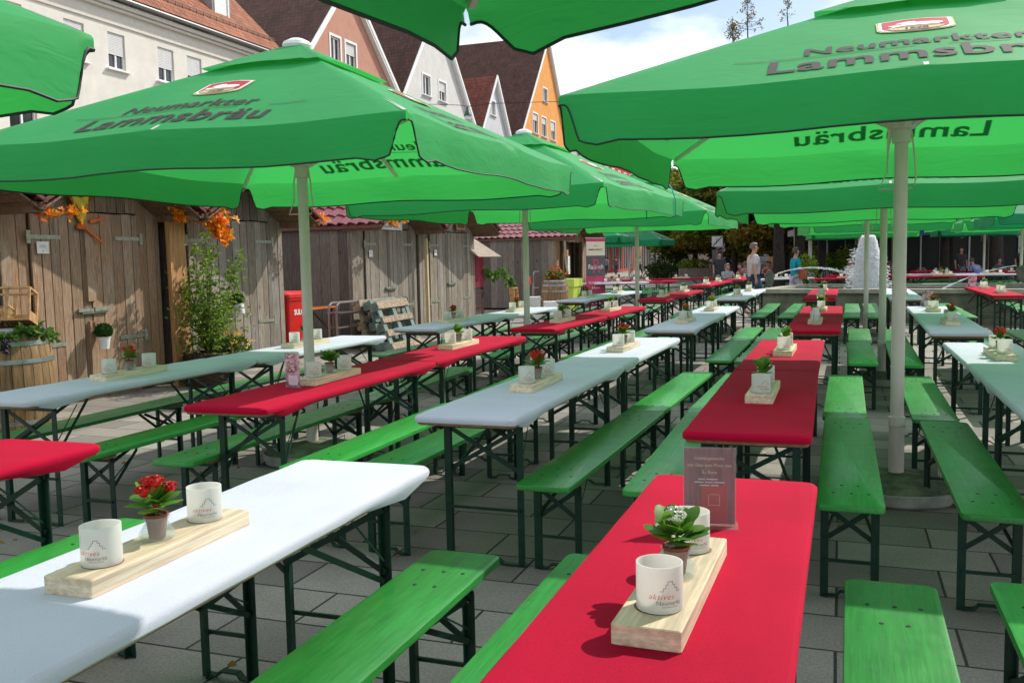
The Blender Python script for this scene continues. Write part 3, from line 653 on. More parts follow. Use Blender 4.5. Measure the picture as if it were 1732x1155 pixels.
# ------------------------------------------------------------ ground
def paving():
    m, nt, b = nodes('stone_paving'); N = nt.nodes; L = nt.links
    tc = N.new('ShaderNodeTexCoord'); mp = N.new('ShaderNodeMapping'); L.new(tc.outputs['Object'], mp.inputs[0])
    br = N.new('ShaderNodeTexBrick'); br.inputs['Scale'].default_value = 1; br.inputs['Brick Width'].default_value = .72; br.inputs['Row Height'].default_value = .36; br.inputs['Mortar Size'].default_value = .0075; br.inputs['Mortar Smooth'].default_value = .4
    br.inputs['Color1'].default_value = (.21, .19, .165, 1); br.inputs['Color2'].default_value = (.37, .34, .295, 1); br.inputs['Mortar'].default_value = (.035, .034, .025, 1); br.offset = .37; br.inputs['Bias'].default_value = -.1
    nz = N.new('ShaderNodeTexNoise'); nz.inputs['Scale'].default_value = 1.3; nz.inputs['Detail'].default_value = 3; L.new(tc.outputs['Object'], nz.inputs['Vector'])
    vm = N.new('ShaderNodeMix'); vm.data_type = 'VECTOR'; vm.inputs[0].default_value = .008; L.new(mp.outputs[0], vm.inputs[4]); L.new(nz.outputs['Color'], vm.inputs[5]); L.new(vm.outputs[1], br.inputs['Vector'])
    sp = N.new('ShaderNodeTexNoise'); sp.inputs['Scale'].default_value = 90; sp.inputs['Detail'].default_value = 8; L.new(tc.outputs['Object'], sp.inputs['Vector'])
    st = N.new('ShaderNodeTexNoise'); st.inputs['Scale'].default_value = .9; st.inputs['Detail'].default_value = 7; st.inputs['Roughness'].default_value = .7; L.new(tc.outputs['Object'], st.inputs['Vector'])
    m1 = N.new('ShaderNodeMapRange'); m1.inputs[1].default_value = .3; m1.inputs[2].default_value = .7; m1.inputs[3].default_value = .72; m1.inputs[4].default_value = 1.2; L.new(sp.outputs['Fac'], m1.inputs[0])
    m2 = N.new('ShaderNodeMapRange'); m2.inputs[1].default_value = .3; m2.inputs[2].default_value = .7; m2.inputs[3].default_value = .75; m2.inputs[4].default_value = 1.18; L.new(st.outputs['Fac'], m2.inputs[0])
    mm = N.new('ShaderNodeMath'); mm.operation = 'MULTIPLY'; L.new(m1.outputs[0], mm.inputs[0]); L.new(m2.outputs[0], mm.inputs[1])
    sc = N.new('ShaderNodeVectorMath'); sc.operation = 'SCALE'; L.new(br.outputs['Color'], sc.inputs[0]); L.new(mm.outputs[0], sc.inputs['Scale']); L.new(sc.outputs[0], b.inputs['Base Color'])
    b.inputs['Roughness'].default_value = .85
    bu = N.new('ShaderNodeBump'); bu.inputs['Strength'].default_value = .6; bu.inputs['Distance'].default_value = .006
    iv = N.new('ShaderNodeMath'); iv.operation = 'MULTIPLY_ADD'; iv.inputs[1].default_value = -1.; L.new(br.outputs['Fac'], iv.inputs[0]); s2 = N.new('ShaderNodeMath'); s2.operation = 'MULTIPLY'; s2.inputs[1].default_value = .35; L.new(sp.outputs['Fac'], s2.inputs[0]); L.new(s2.outputs[0], iv.inputs[2])
    L.new(iv.outputs[0], bu.inputs['Height']); L.new(bu.outputs[0], b.inputs['Normal']); return m
bm = nb(); face(bm, [bm.verts.new(p) for p in ((-300, -60, 0), (300, -60, 0), (300, 500, 0), (-300, 500, 0))])
g = obj('ground', bm, paving(), None, False); g.rotation_euler = (0, 0, RZ); struct(g)
bm = nb(); face(bm, [bm.verts.new(p) for p in ((-15, 36, .004), (-3, 36, .004), (30, 60, .004), (30, 400, .004), (-15, 400, .004))])
o = obj('road', bm, M('grey_asphalt', (.17, .165, .155), .9, .2, 3, bump=.3, bsc=60), None, False); o.rotation_euler = (0, 0, RZ); struct(o)
# dry leaves on the paving
bm = nb()
for _ in range(380):
    p = P(uni(1, 20), uni(-7.5, 2.5), .004); leaf(bm, p, Vector((uni(-1, 1), uni(-1, 1), .08)), uni(.02, .035), uni(.03, .055), .15)
o = obj('fallen_leaves', bm, leafmat('dry_leaf', (.16, .07, .02), (.35, .2, .05), .1)); tag(o, 'dry brown leaves scattered over the stone paving', 'leaves'); o['kind'] = 'stuff'

# ------------------------------------------------------------ houses on the left, facade on a plane t = const; local x out of the wall, y along the row
def wallmat(n, c, v=.06): return M(n, c, .9, v, 1.5, bump=.25, bsc=30)
GLASS = M('dark_window_glass', (.02, .025, .03), .08, .3, 2, spec=.9); SHUT = M('roller_shutter', (.62, .62, .60), .6, .04, 3)
def roofmat(name, c, sc=5.2):
    m, nt, b = nodes(name); N = nt.nodes; L = nt.links
    tc = N.new('ShaderNodeTexCoord'); br = N.new('ShaderNodeTexBrick'); L.new(tc.outputs['UV'], br.inputs['Vector'])
    br.inputs['Scale'].default_value = 1; br.inputs['Brick Width'].default_value = .22; br.inputs['Row Height'].default_value = .3; br.inputs['Mortar Size'].default_value = .022; br.inputs['Mortar Smooth'].default_value = 1
    br.inputs['Color1'].default_value = (*c, 1); br.inputs['Color2'].default_value = (*[x*.62 for x in c], 1); br.inputs['Mortar'].default_value = (*[x*.2 for x in c], 1)
    n = N.new('ShaderNodeTexNoise'); n.inputs['Scale'].default_value = .8; n.inputs['Detail'].default_value = 8; n.inputs['Roughness'].default_value = .7; L.new(tc.outputs['UV'], n.inputs['Vector'])
    mr = N.new('ShaderNodeMapRange'); mr.inputs[1].default_value = .3; mr.inputs[2].default_value = .7; mr.inputs[3].default_value = .6; mr.inputs[4].default_value = 1.3; L.new(n.outputs['Fac'], mr.inputs[0])
    sc_ = N.new('ShaderNodeVectorMath'); sc_.operation = 'SCALE'; L.new(br.outputs['Color'], sc_.inputs[0]); L.new(mr.outputs[0], sc_.inputs['Scale']); L.new(sc_.outputs[0], b.inputs['Base Color']); b.inputs['Roughness'].default_value = .85
    bu = N.new('ShaderNodeBump'); bu.inputs['Strength'].default_value = .8; bu.inputs['Distance'].default_value = .04; iv = N.new('ShaderNodeMath'); iv.operation = 'SUBTRACT'; iv.inputs[0].default_value = 1; L.new(br.outputs['Fac'], iv.inputs[1]); L.new(iv.outputs[0], bu.inputs['Height']); L.new(bu.outputs[0], b.inputs['Normal'])
    return m
R_RED = roofmat('red_plain_tiles', (.36, .12, .055)); R_BRN = roofmat('brown_plain_tiles', (.115, .048, .032)); R_ROS = roofmat('rust_plain_tiles', (.26, .075, .045))
def slope(bm, a, b, c, d, th=.14):
    """roof sheet from four corners (eave a-b, ridge c-d), with thickness and metric uv"""
    a, b, c, d = map(Vector, (a, b, c, d)); n = (b-a).cross(d-a).normalized()*th
    if n.z < 0: n = -n
    uv = bm.loops.layers.uv.verify(); top = [bm.verts.new(p+n) for p in (a, b, c, d)]; bot = [bm.verts.new(p) for p in (a, b, c, d)]
    f = face(bm, top); e = (b-a).normalized(); up = (d-a)-e*(d-a).dot(e); up.normalize()
    for l in f.loops: q = l.vert.co-a; l[uv].uv = (q.dot(e), q.dot(up))
    face(bm, bot[::-1])
    for i in range(4): face(bm, [top[i], bot[i], bot[(i+1) % 4], top[(i+1) % 4]])
def wall_with_holes(bm, outer, holes, x=0., dep=.16):
    """outer polygon and window holes in (y,z); reveals go back by dep"""
    loops = [[Vector((y, z, 0)) for y, z in outer]]+[[Vector((y0, z0, 0)), Vector((y0, z1, 0)), Vector((y1, z1, 0)), Vector((y1, z0, 0))] for y0, y1, z0, z1 in holes]
    flatv = [p for lp in loops for p in lp]; vs = [bm.verts.new((x, p.x, p.y)) for p in flatv]
    for q in tessellate_polygon(loops): face(bm, [vs[i] for i in q])
    for y0, y1, z0, z1 in holes:
        c = [(y0, z0), (y1, z0), (y1, z1), (y0, z1)]
        for i in range(4):
            a, b = c[i], c[(i+1) % 4]; face(bm, [bm.verts.new((x, *a)), bm.verts.new((x, *b)), bm.verts.new((x-dep, *b)), bm.verts.new((x-dep, *a))])
def window(parent, y0, y1, z0, z1, x=0., shut=.5, trim=True, label=None):
    w, h = y1-y0, z1-z0; yc, zc = (y0+y1)/2, (z0+z1)/2; bm = nb()
    for yy in (y0+.04, y1-.04, yc): box(bm, (x-.10, yy, zc), (.06, .07, h))
    for zz in (z0+.04, z1-.04): box(bm, (x-.098, yc, zz), (.06, w, .07))
    if trim:
        for yy in (y0-.06, y1+.06): box(bm, (x+.012, yy, zc), (.03, .12, h+.24))
        for zz in (z0-.06, z1+.06): box(bm, (x+.010, yc, zz), (.03, w, .12))
    box(bm, (x+.06, yc, z0-.04), (.16, w+.3, .05)); wd = obj('window', bm, WHITEP, parent, False)
    bm = nb(); box(bm, (x-.13, yc, zc), (.01, w, h)); obj('pane', bm, GLASS, wd, False)
    if shut > 0:
        bm = nb(); n = int(h*shut/.06)
        for i in range(n): box(bm, (x-.055, yc, z1-.03-i*.06), (.012, w-.04, .052))
        if n: obj('roller_shutter', bm, SHUT, wd, False)
def gable_house(name, label, T, s0, s1, ez, sa, za, dep, wm, rm, wins, verge=WHITEP, group='gabled houses along the square', over=.25, shut=(0, .5, .3)):
    r = thing(name, label, 'house', P(0, T), RZ, group)
    bm = nb(); outer = [(s0, 0), (s1, 0), (s1, ez), (sa, za), (s0, ez)]
    wall_with_holes(bm, outer, wins); 
    for y in (s0, s1): face(bm, [bm.verts.new(p) for p in ((0, y, 0), (-dep, y, 0), (-dep, y, ez), (0, y, ez))])
    face(bm, [bm.verts.new((-dep, y, z)) for y, z in outer]); obj('wall', bm, wm, r, False)
    bm = nb()
    for y, sg in ((s0, -1), (s1, 1)):
        dx, dz = y-sa, ez-za; L_ = math.hypot(dx, dz); oy, oz = dx/L_*.35, dz/L_*.35
        slope(bm, (over, y+oy, ez+oz), (-dep, y+oy, ez+oz), (-dep, sa, za), (over, sa, za))
    obj('roof', bm, rm, r, False)
    bm = nb()
    for y in (s0, s1):
        dx, dz = y-sa, ez-za; L_ = math.hypot(dx, dz); oy, oz = dx/L_*.35, dz/L_*.35
        bar(bm, (over*.5, sa, za-.1), (over*.5, y+oy, ez+oz-.1), over+.02, .22)
        bar(bm, (over+.02, sa, za+.06), (over+.02, y+oy, ez+oz+.06), .04, .2)
    obj('verge_board', bm, verge, r, False)
    for i, q in enumerate(wins): window(r, *q, shut=shut[i % len(shut)])
    return r
# long pale building with red roof
r = thing('long_house', 'long cream building with red tiled roof, dormers and half closed roller shutters', 'house', P(0, -25), RZ, 'gabled houses along the square')
wins = [(22.75, 23.85, 5.3, 6.75), (20.2, 21.1, 8.8, 10.05), (22.6, 23.5, 8.8, 10.05), (25.2, 26.1, 8.75, 10.05), (27.2, 28.05, 8.75, 10.05), (29.8, 30.7, 8.75, 10.05), (31.5, 32.4, 8.75, 10.05), (25.9, 26.9, 5.3, 6.75), (29, 30, 5.3, 6.75), (32, 33, 5.3, 6.75), (34.8, 35.7, 8.75, 10.05)]
bm = nb(); wall_with_holes(bm, [(12, 0), (37.8, 0), (37.8, 11.2), (12, 11.2)], wins, 0, .2)
for y in (12, 37.8): face(bm, [bm.verts.new(p) for p in ((0, y, 0), (-11, y, 0), (-11, y, 11.2), (-5.5, y, 17.2), (0, y, 11.2))])
obj('wall', bm, wallmat('cream_render', (.68, .65, .58)), r, False)
bm = nb(); box(bm, (.03, 24.9, 10.58), (.06, 25.8, .5)); box(bm, (.10, 24.9, 10.86), (.2, 25.9, .1)); box(bm, (.15, 24.9, 11.0), (.3, 26, .14)); obj('cornice', bm, M('pale_stucco', (.62, .58, .52), .85, .05), r, False)
bm = nb(); tube(bm, [(.42, 11.8, 11.2), (.42, 38, 11.2)], .085, 10); obj('gutter', bm, M('zinc_gutter', (.22, .22, .21), .45, .1, metal=.5), r)
bm = nb(); slope(bm, (.40, 11.8, 11.2), (.40, 38, 11.2), (-5.5, 38, 17.2), (-5.5, 11.8, 17.2)); slope(bm, (-11.4, 38, 11.2), (-11.4, 11.8, 11.2), (-5.5, 11.8, 17.2), (-5.5, 38, 17.2)); obj('roof', bm, R_RED, r, False)
bm = nb()
for i in range(60): box(bm, (-.22, 12.2+i*.43, 11.95), (.25, .03, .03)); box(bm, (-.10, 12.2+i*.43, 12.0), (.03, .03, .16))
for z in (.02, .1): bar(bm, (-.1-z*.2, 12, 11.98+z), (-.1-z*.2, 38, 11.98+z), .025)
obj('snow_guard', bm, M('snow_guard_iron', (.2, .12, .09), .6, .1), r, False)
for y in (22.6, 29.9, 34.85):
    bm = nb(); x = -.75
    box(bm, (x-1.0, y-.56, 13.1), (2.1, .12, 2.3)); box(bm, (x-1.0, y+.56, 13.1), (2.1, .12, 2.3)); box(bm, (x-.02, y, 12.02), (.14, 1.2, .2)); box(bm, (x-.9, y, 14.32), (2.5, 1.5, .14))
    d = obj('dormer', bm, M('dormer_zinc', (.30, .30, .29), .5, .1), r, False)
    bm = nb(); 
    for q in (-.46, .46): box(bm, (x+.05, y+q, 13.15), (.08, .08, 2.1))
    box(bm, (x+.05, y, 12.15), (.08, 1, .08)); box(bm, (x+.03, y, 13.2), (.03, .9, 2.0)); obj('dormer_window', bm, WHITEP, d, False)
for i, q in enumerate(wins): window(r, *q, shut=(0 if i == 0 else (.9 if q[2] < 6 else .6)), trim=False)
gable_house('pink_house', 'salmon pink gabled house beside the long cream building', -24, 37.9, 48.6, 10.7, 42.9, 16.0, 14, wallmat('salmon_render', (.48, .24, .17)), R_BRN, [(41.15, 42.1, 11.6, 12.85), (42.65, 43.7, 11.6, 12.85)])
gable_house('white_house', 'white gabled house with brown tiled roof and two attic windows', -24, 48.2, 60, 10.5, 53.9, 17.5, 14, wallmat('white_render', (.62, .61, .58)), R_BRN, [(51.9, 53.0, 11.7, 12.9), (54.3, 55.4, 11.7, 12.9)])
gable_house('small_white_house', 'small pale grey gable with rust red roof between white and orange houses', -24, 60.2, 68, 9.4, 64.3, 14.9, 9, wallmat('pale_grey_render', (.55, .56, .58)), R_ROS, [(63.5, 64.4, 12.1, 13.1)])
gable_house('orange_house', 'tall orange gabled house with a huge dark roof', -24, 68.3, 84.8, 9.8, 77.3, 20.5, 16, wallmat('orange_render', (.72, .31, .07)), R_BRN, [(76.1, 77.3, 15.0, 16.1), (73.2, 74.5, 12.0, 13.6), (75.6, 76.9, 12.0, 13.6), (78.2, 79.5, 12.0, 13.6)], shut=(0, .35, .35, .5))
def row_house(name, label, T, s0, s1, ez, rz_, dep, wm, rm, wins, shops=None, awn=None):
    r = thing(name, label, 'house', P(0, T), RZ, 'gabled houses along the square'); bm = nb()
    wall_with_holes(bm, [(s0, 0), (s1, 0), (s1, ez), (s0, ez)], wins+(shops or []))
    for y in (s0, s1): face(bm, [bm.verts.new(p) for p in ((0, y, 0), (-dep, y, 0), (-dep, y, ez), (-dep/2, y, rz_), (0, y, ez))])
    obj('wall', bm, wm, r, False); bm = nb(); slope(bm, (.4, s0-.1, ez-.2), (.4, s1+.1, ez-.2), (-dep/2, s1+.1, rz_), (-dep/2, s0-.1, rz_)); obj('roof', bm, rm, r, False)
    for q in wins: window(r, *q, shut=0, trim=True)
    for (a, b, c, d) in (shops or []):
        bm = nb(); box(bm, (-.14, (a+b)/2, (c+d)/2), (.02, b-a, d-c)); f = obj('shop_window', bm, GLASS, r, False)
        bm = nb()
        for q in (a+.05, b-.05, (a+b)/2): box(bm, (-.1, q, (c+d)/2), (.06, .08, d-c))
        obj('shop_frame', bm, WHITEP, f, False)
    return r
ww = lambda s0, n, st, z0, z1, w_=1.1: [(s0+i*st, s0+i*st+w_, z0, z1) for i in range(n)]
row_house('grey_house', 'grey rendered house with dark roof right of the orange gable', -24, 84.9, 96.3, 12.6, 17.6, 12, wallmat('grey_render', (.50, .49, .47)), R_BRN, ww(86.5, 4, 2.6, 10.2, 11.8)+ww(86.5, 4, 2.6, 6.5, 8.1), ww(86.2, 3, 3.4, .4, 3.2, 2.6))
row_house('red_house', 'deep red house with white shop pillars beneath the dark umbrellas', -24, 96.5, 116, 12.6, 17, 12, wallmat('red_render', (.42, .055, .04)), R_ROS, ww(98, 6, 3, 9.6, 11.4)+ww(98, 6, 3, 6, 7.8), ww(97.2, 6, 3.1, .3, 3.3, 2.4))
row_house('tan_house', 'sand coloured house with tall dark shop openings farther along', -24, 116.2, 140, 12, 17, 12, wallmat('sand_render', (.50, .40, .24)), R_BRN, ww(118, 7, 3, 9.2, 11), ww(117.2, 7, 3.2, .2, 3.6, 2.6))
row_house('ochre_house', 'pale ochre house at the far end of the shopping street', -24, 140.2, 190, 12, 17, 12, wallmat('ochre_render', (.52, .40, .28)), R_ROS, ww(142, 12, 4, 9.2, 11)+ww(142, 12, 4, 5.2, 7), ww(142, 12, 4, .2, 3.2, 2.6))
# awnings of the shops
def awning(label, s, t, wid, z, dep, mat, rz=RZ, name='awning', th=.03):
    r = thing(name, label, 'awning', P(s, t), rz, 'shop awnings'); bm = nb(); box(bm, (dep/2, 0, z-.28*dep/2), (math.hypot(dep, .28*dep), wid, th), ry=math.atan(.28)); box(bm, (dep, 0, z-.28*dep-.12), (.02, wid, .24)); obj('fabric', bm, mat, r, False)
    bm = nb()
    for y in (-wid/2+.2, wid/2-.2): bar(bm, (0, y, z-1.0), (dep-.1, y, z-.28*dep-.1), .03)
    obj('arm', bm, WHITEP, r, False); return r
NAVY = M('navy_awning', (.012, .02, .075), .7, .1); SKYB = M('sky_blue_awning', (.10, .34, .75), .7, .1); GREYA = M('pale_grey_awning', (.48, .47, .45), .7, .1, 3); TEAL = M('teal_awning', (.01, .10, .16), .7, .2, 3)
awning('navy awning over the red shopfront', 101, -24, 11, 4.0, 2.6, NAVY)
awning('sky blue awning over the sand coloured shops', 122, -24, 8, 4.6, 2.4, SKYB)
awning('smaller sky blue awning farther down the street', 133, -24, 8, 4.6, 2.4, SKYB)
awning('pink striped awning at the far shops', 147, -24, 9, 5, 2.6, M('pink_awning', (.6, .36, .28), .7, .1))
# street lamp hung on a wire
r = thing('hanging_lamp', 'green bell shaped street lamp hung on a wire before the small gable', 'street lamp', (-1.7, 40, -.45), 0)
bm = nb(); lathe(bm, [(.02, 8.55), (.05, 8.5), (.06, 8.40), (.12, 8.32), (.17, 8.16), (.15, 8.16), (.04, 8.3)], 18); obj('lamp_shade', bm, M('lamp_green', (.01, .10, .07), .4, .1), r)
bm = nb(); lathe(bm, [(.12, 8.16), (.11, 8.02), (.04, 7.98)], 16); obj('lamp_glass', bm, WHITEP, r)
bm = nb(); tube(bm, [(-9, 0, 9.3), (-3, 0, 8.75), (-.4, 0, 8.62), (0, 0, 8.56), (1, 0, 8.66), (6, 0, 8.7), (16, 0, 9.3)], .012, 5); obj('wire', bm, BLACK, r)

# ------------------------------------------------------------ wooden market stalls (front at t = TF, local x towards the tables)
TF = -8.2
def plankmat(name, c1, c2, isl):
    m, nt, b = nodes(name); N = nt.nodes; L = nt.links; tc = N.new('ShaderNodeTexCoord'); g = N.new('ShaderNodeNewGeometry')
    mu = N.new('ShaderNodeMath'); mu.operation = 'MULTIPLY'; mu.inputs[1].default_value = 91; L.new(g.outputs['Random Per Island'], mu.inputs[0])
    def noise(sc, st, det=7, dist=0):
        mp = N.new('ShaderNodeMapping'); mp.inputs['Scale'].default_value = st; L.new(tc.outputs['Object'], mp.inputs[0]); n = N.new('ShaderNodeTexNoise'); n.noise_dimensions = '4D'
        n.inputs['Scale'].default_value = sc; n.inputs['Detail'].default_value = det; n.inputs['Distortion'].default_value = dist; n.inputs['Roughness'].default_value = .65; L.new(mp.outputs[0], n.inputs['Vector']); L.new(mu.outputs[0], n.inputs['W']); return n.outputs['Fac']
    def ramp(f, a, b_, c0, c1):
        r = N.new('ShaderNodeValToRGB'); r.color_ramp.elements[0].position = a; r.color_ramp.elements[1].position = b_; r.color_ramp.elements[0].color = (*c0, 1); r.color_ramp.elements[1].color = (*c1, 1); L.new(f, r.inputs[0]); return r.outputs[0]
    def mul(a, c): v = N.new('ShaderNodeVectorMath'); v.operation = 'MULTIPLY'; L.new(a, v.inputs[0]); L.new(c, v.inputs[1]); return v.outputs[0]
    grain = noise(9, (11, 11, .55), 8, 1.0); col = ramp(noise(1.3, (1.6, 1.6, .7), 5, .6), .35, .65, c1, c2)
    col = mul(col, ramp(grain, .34, .66, (.50, .48, .46), (1.22, 1.2, 1.18))); col = mul(col, ramp(noise(30, (14, 14, .35), 3), .36, .5, (.62, .60, .58), (1, 1, 1)))
    mr = N.new('ShaderNodeMapRange'); mr.inputs[3].default_value = 1-isl; mr.inputs[4].default_value = 1+isl; L.new(g.outputs['Random Per Island'], mr.inputs[0]); s = N.new('ShaderNodeVectorMath'); s.operation = 'SCALE'; L.new(col, s.inputs[0]); L.new(mr.outputs[0], s.inputs['Scale']); col = s.outputs[0]
    mp = N.new('ShaderNodeMapping'); mp.inputs['Scale'].default_value = (4.2, 4.2, 1.9); L.new(tc.outputs['Object'], mp.inputs[0]); vo = N.new('ShaderNodeTexVoronoi'); vo.voronoi_dimensions = '4D'; vo.inputs['Scale'].default_value = 1.15; L.new(mp.outputs[0], vo.inputs['Vector']); L.new(mu.outputs[0], vo.inputs['W'])
    col = mul(col, ramp(vo.outputs['Distance'], .06, .16, (.22, .16, .12), (1, 1, 1))); L.new(col, b.inputs['Base Color']); b.inputs['Roughness'].default_value = .88; b.inputs['Specular IOR Level'].default_value = .15
    bu = N.new('ShaderNodeBump'); bu.inputs['Strength'].default_value = .7; bu.inputs['Distance'].default_value = .006; L.new(grain, bu.inputs['Height']); L.new(bu.outputs[0], b.inputs['Normal']); return m
OLD = plankmat('weathered_planks', (.25, .20, .15), (.32, .30, .28), .32); WARM = plankmat('brown_planks', (.33, .195, .115), (.34, .27, .21), .30)
GREYW = plankmat('grey_planks', (.19, .15, .13), (.22, .20, .18), .34); BEAM = M('fresh_beam', (.52, .27, .11), .75, .2, 4, (8, 8, .6), .2)
TILE = M('maroon_metal_tile', (.20, .035, .045), .33, .12, 6, spec=.6); HINGE = M('galvanised_iron', (.36, .38, .31), .4, .15, 20, metal=.4); SOFF = M('soffit_boards', (.20, .12, .07), .85, .25, 4, (6, 6, 1), island=.15)
COPPER = M('copper_edge', (.14, .045, .03), .5, .2)
def planks(bm, y0, y1, z0, z1, x, wmin=.13, wmax=.23, th=.024, axis='y', mi=0, zf=None):
    y = y0
    while y < y1-.02:
        w_ = min(uni(wmin, wmax), y1-y);  w_ = (y1-y) if y1-y-w_ < .06 else w_
        zz = (zf(y+w_/2) if zf else z1); j = uni(-.004, .004)
        c = (x+j, y+w_/2, (z0+zz)/2) if axis == 'y' else (y+w_/2, x+j, (z0+zz)/2)
        s_ = (th, w_-.012, zz-z0+uni(-.01, .01)) if axis == 'y' else (w_-.007, th, zz-z0)
        box(bm, c, s_, mi=mi, rx=uni(-.002, .002) if axis == 'y' else 0); y += w_
def tile_slope(bm, y_e, z_e, y_r, z_r, x0, x1):
    """metal tile sheet: stepped courses, rolled profile; eave line at y_e running along x"""
    L_ = math.hypot(y_r-y_e, z_r-z_e); nrow = max(1, round(L_/.35)); nx = int((x1-x0)/.034); per = .205
    d = Vector((0, (y_r-y_e)/L_, (z_r-z_e)/L_)); nrm = Vector((0, -d.z, d.y)) if d.y > 0 else Vector((0, d.z, -d.y))
    if nrm.z < 0: nrm = -nrm
    for i in range(nrow):
        prev = None
        for j in (0, 1, 2, 3):
            q = (i+(0, 0, .5, 1.0)[j])/nrow*L_; lift = (.0, .028, .016, .004)[j]; cur = []
            for k in range(nx+1):
                x = x0+(x1-x0)*k/nx; ph = 2*PI*x/per; wv = .020*(math.sin(ph)+.35*math.sin(2*ph)); sc_ = .012*math.cos(ph)
                cur.append(bm.verts.new(Vector((x, y_e, z_e))+d*(q-(sc_ if j < 2 else 0))+nrm*(lift+wv+.02)))
            if prev:
                for k in range(nx): face(bm, [prev[k], prev[k+1], cur[k+1], cur[k]])
            prev = cur
def door(parent, y0, y1, z0, z1, mat, hinge_left, hz=(.28, .86)):
    bm = nb(); planks(bm, y0+.006, y1-.006, z0, z1, .036, .12, .19); d = obj('door', bm, mat, parent, False)
    bm = nb(); sg = 1 if hinge_left else -1; ye = y0 if hinge_left else y1
    for q in hz:
        z = z0+(z1-z0)*q; box(bm, (.054, ye+sg*.20, z), (.006, .40, .045)); box(bm, (.056, ye-sg*.03, z), (.008, .05, .14))
        for k in (.08, .2, .32): lathe_x(bm, (.058, ye+sg*k, z), .008)
    obj('hinge', bm, HINGE, d, False)
def lathe_x(bm, c, r, mi=0, th=.004, n=8):
    c = Vector(c); a = [bm.verts.new(c+Vector((th, r*math.cos(2*PI*k/n), r*math.sin(2*PI*k/n)))) for k in range(n)]; face(bm, a, mi)
def stall(label, s0, s1, dep, mat, dmat, dy0, dy1, ez=2.2, rise=.62, zd=2.16, open_=False, side=True, tiles=True, lz=1.05):
    r = thing('market_stall', label, 'wooden stall', P(0, TF), RZ, 'wooden market stalls along the square'); sm = (s0+s1)/2
    gz = lambda y: ez+rise*(1-abs(y-sm)/((s1-s0)/2))+.02
    bm = nb()
    planks(bm, s0, dy0, .08, ez, 0, zf=lambda y: gz(y)); planks(bm, dy1, s1, .08, ez, 0, zf=lambda y: gz(y)); planks(bm, dy0, dy1, zd+.02, 3, 0, zf=lambda y: gz(y))
    if not open_: box(bm, (-.03, (dy0+dy1)/2, zd/2), (.02, dy1-dy0, zd))
    obj('front_wall', bm, mat, r, False)
    bm = nb(); planks(bm, -dep, 0, .06, ez, s0, axis='x', wmin=.16, wmax=.24); planks(bm, -dep, 0, .06, ez, s1, axis='x', wmin=.16, wmax=.24); planks(bm, s0, s1, .06, ez, -dep); obj('side_wall', bm, GREYW if side else mat, r, False)
    bm = nb(); ov = .66
    for y, sg in ((s0, -1), (s1, 1)):
        ye = y+sg*.03; ze = ez-.14*rise/((s1-s0)/2); 
        a = Vector((0, ye, ze)); b = Vector((0, sm, ez+rise)); L_ = (b-a).length; n = 10
        for k in range(n):
            p, q = a.lerp(b, (k+.03)/n), a.lerp(b, (k+.97)/n); bar(bm, (-dep-.2+(dep+.2+ov)/2, p.y, p.z), (-dep-.2+(dep+.2+ov)/2, q.y, q.z), dep+.2+ov, .02)
    for y in (s0, sm, s1): box(bm, (ov/2-.1, y, (ez-.05 if y != sm else ez+rise-.09)), (ov+.1, .09, .11))
    rf = obj('roof', bm, SOFF, r, False)
    bm = nb(); sh = rise/((s1-s0)/2)*.05
    tile_slope(bm, s0-.06, ez-sh+.015, sm, ez+rise+.03, -dep-.2, ov+.03); tile_slope(bm, s1+.06, ez-sh+.015, sm, ez+rise+.03, -dep-.2, ov+.03); obj('roof_tiles', bm, TILE, rf, angle=60)
    bm = nb()
    for y in (s0-.06, s1+.06): bar(bm, (ov+.045, y, ez-sh+.03), (ov+.045, sm, ez+rise+.05), .018, .035); bar(bm, (-dep-.2, y, ez-sh-.02), (ov, y, ez-sh-.02), .05, .05)
    obj('roof_edge', bm, COPPER, rf, False)
    if not open_:
        mid = (dy0+dy1)/2; door(r, dy0, mid, .12, zd, dmat, True); door(r, mid, dy1, .12, zd, dmat, False)
        bm = nb(); box(bm, (.075, mid-.13, lz), (.03, .22, .035)); box(bm, (.075, mid+.12, lz+.005), (.035, .24, .045)); box(bm, (.07, mid, lz-.03), (.02, .36, .02)); obj('latch', bm, HINGE, r, False)
        bm = nb(); box(bm, (.064, mid-.02, 1.65), (.035, .12, 1.0)); box(bm, (.064, mid-.02, .52), (.035, .12, .8)); obj('door_batten', bm, WARM if mat == WARM else dmat, r, False) if mat == WARM else bm.free()
    return r
stall('brown plank stall at the left edge behind the barrel', 4.7, 7.15, 2.4, WARM, WARM, 5.0, 6.8)
st1 = stall('brown plank stall with double doors behind the hanging box plant', 7.22, 9.6, 2.4, WARM, WARM, 7.58, 9.2)
st2 = stall('grey brown plank stall behind the tall maple shrub', 9.8, 12.35, 2.4, OLD, OLD, 10.1, 12.0)
st3 = stall('weathered stall with a white sign, behind the leaning pallets', 14.5, 17.15, 3.6, OLD, OLD, 14.95, 16.85)
st4 = stall('weathered stall right of the light batten, before the gap', 17.3, 20.35, 3.2, OLD, OLD, 17.75, 19.95)
st5 = stall('open stall beside the promotional banner, grey side wall', 26.9, 30.4, 4.8, WARM, WARM, 27.5, 29.7, open_=True, zd=2.05, rise=.6)
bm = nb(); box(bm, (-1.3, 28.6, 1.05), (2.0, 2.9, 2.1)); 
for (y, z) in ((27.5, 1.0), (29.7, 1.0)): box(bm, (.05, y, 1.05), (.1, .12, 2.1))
obj('inner_room', bm, M('interior_boards', (.10, .055, .025), .8, .2, 3, (5, 5, .6)), st5, False)
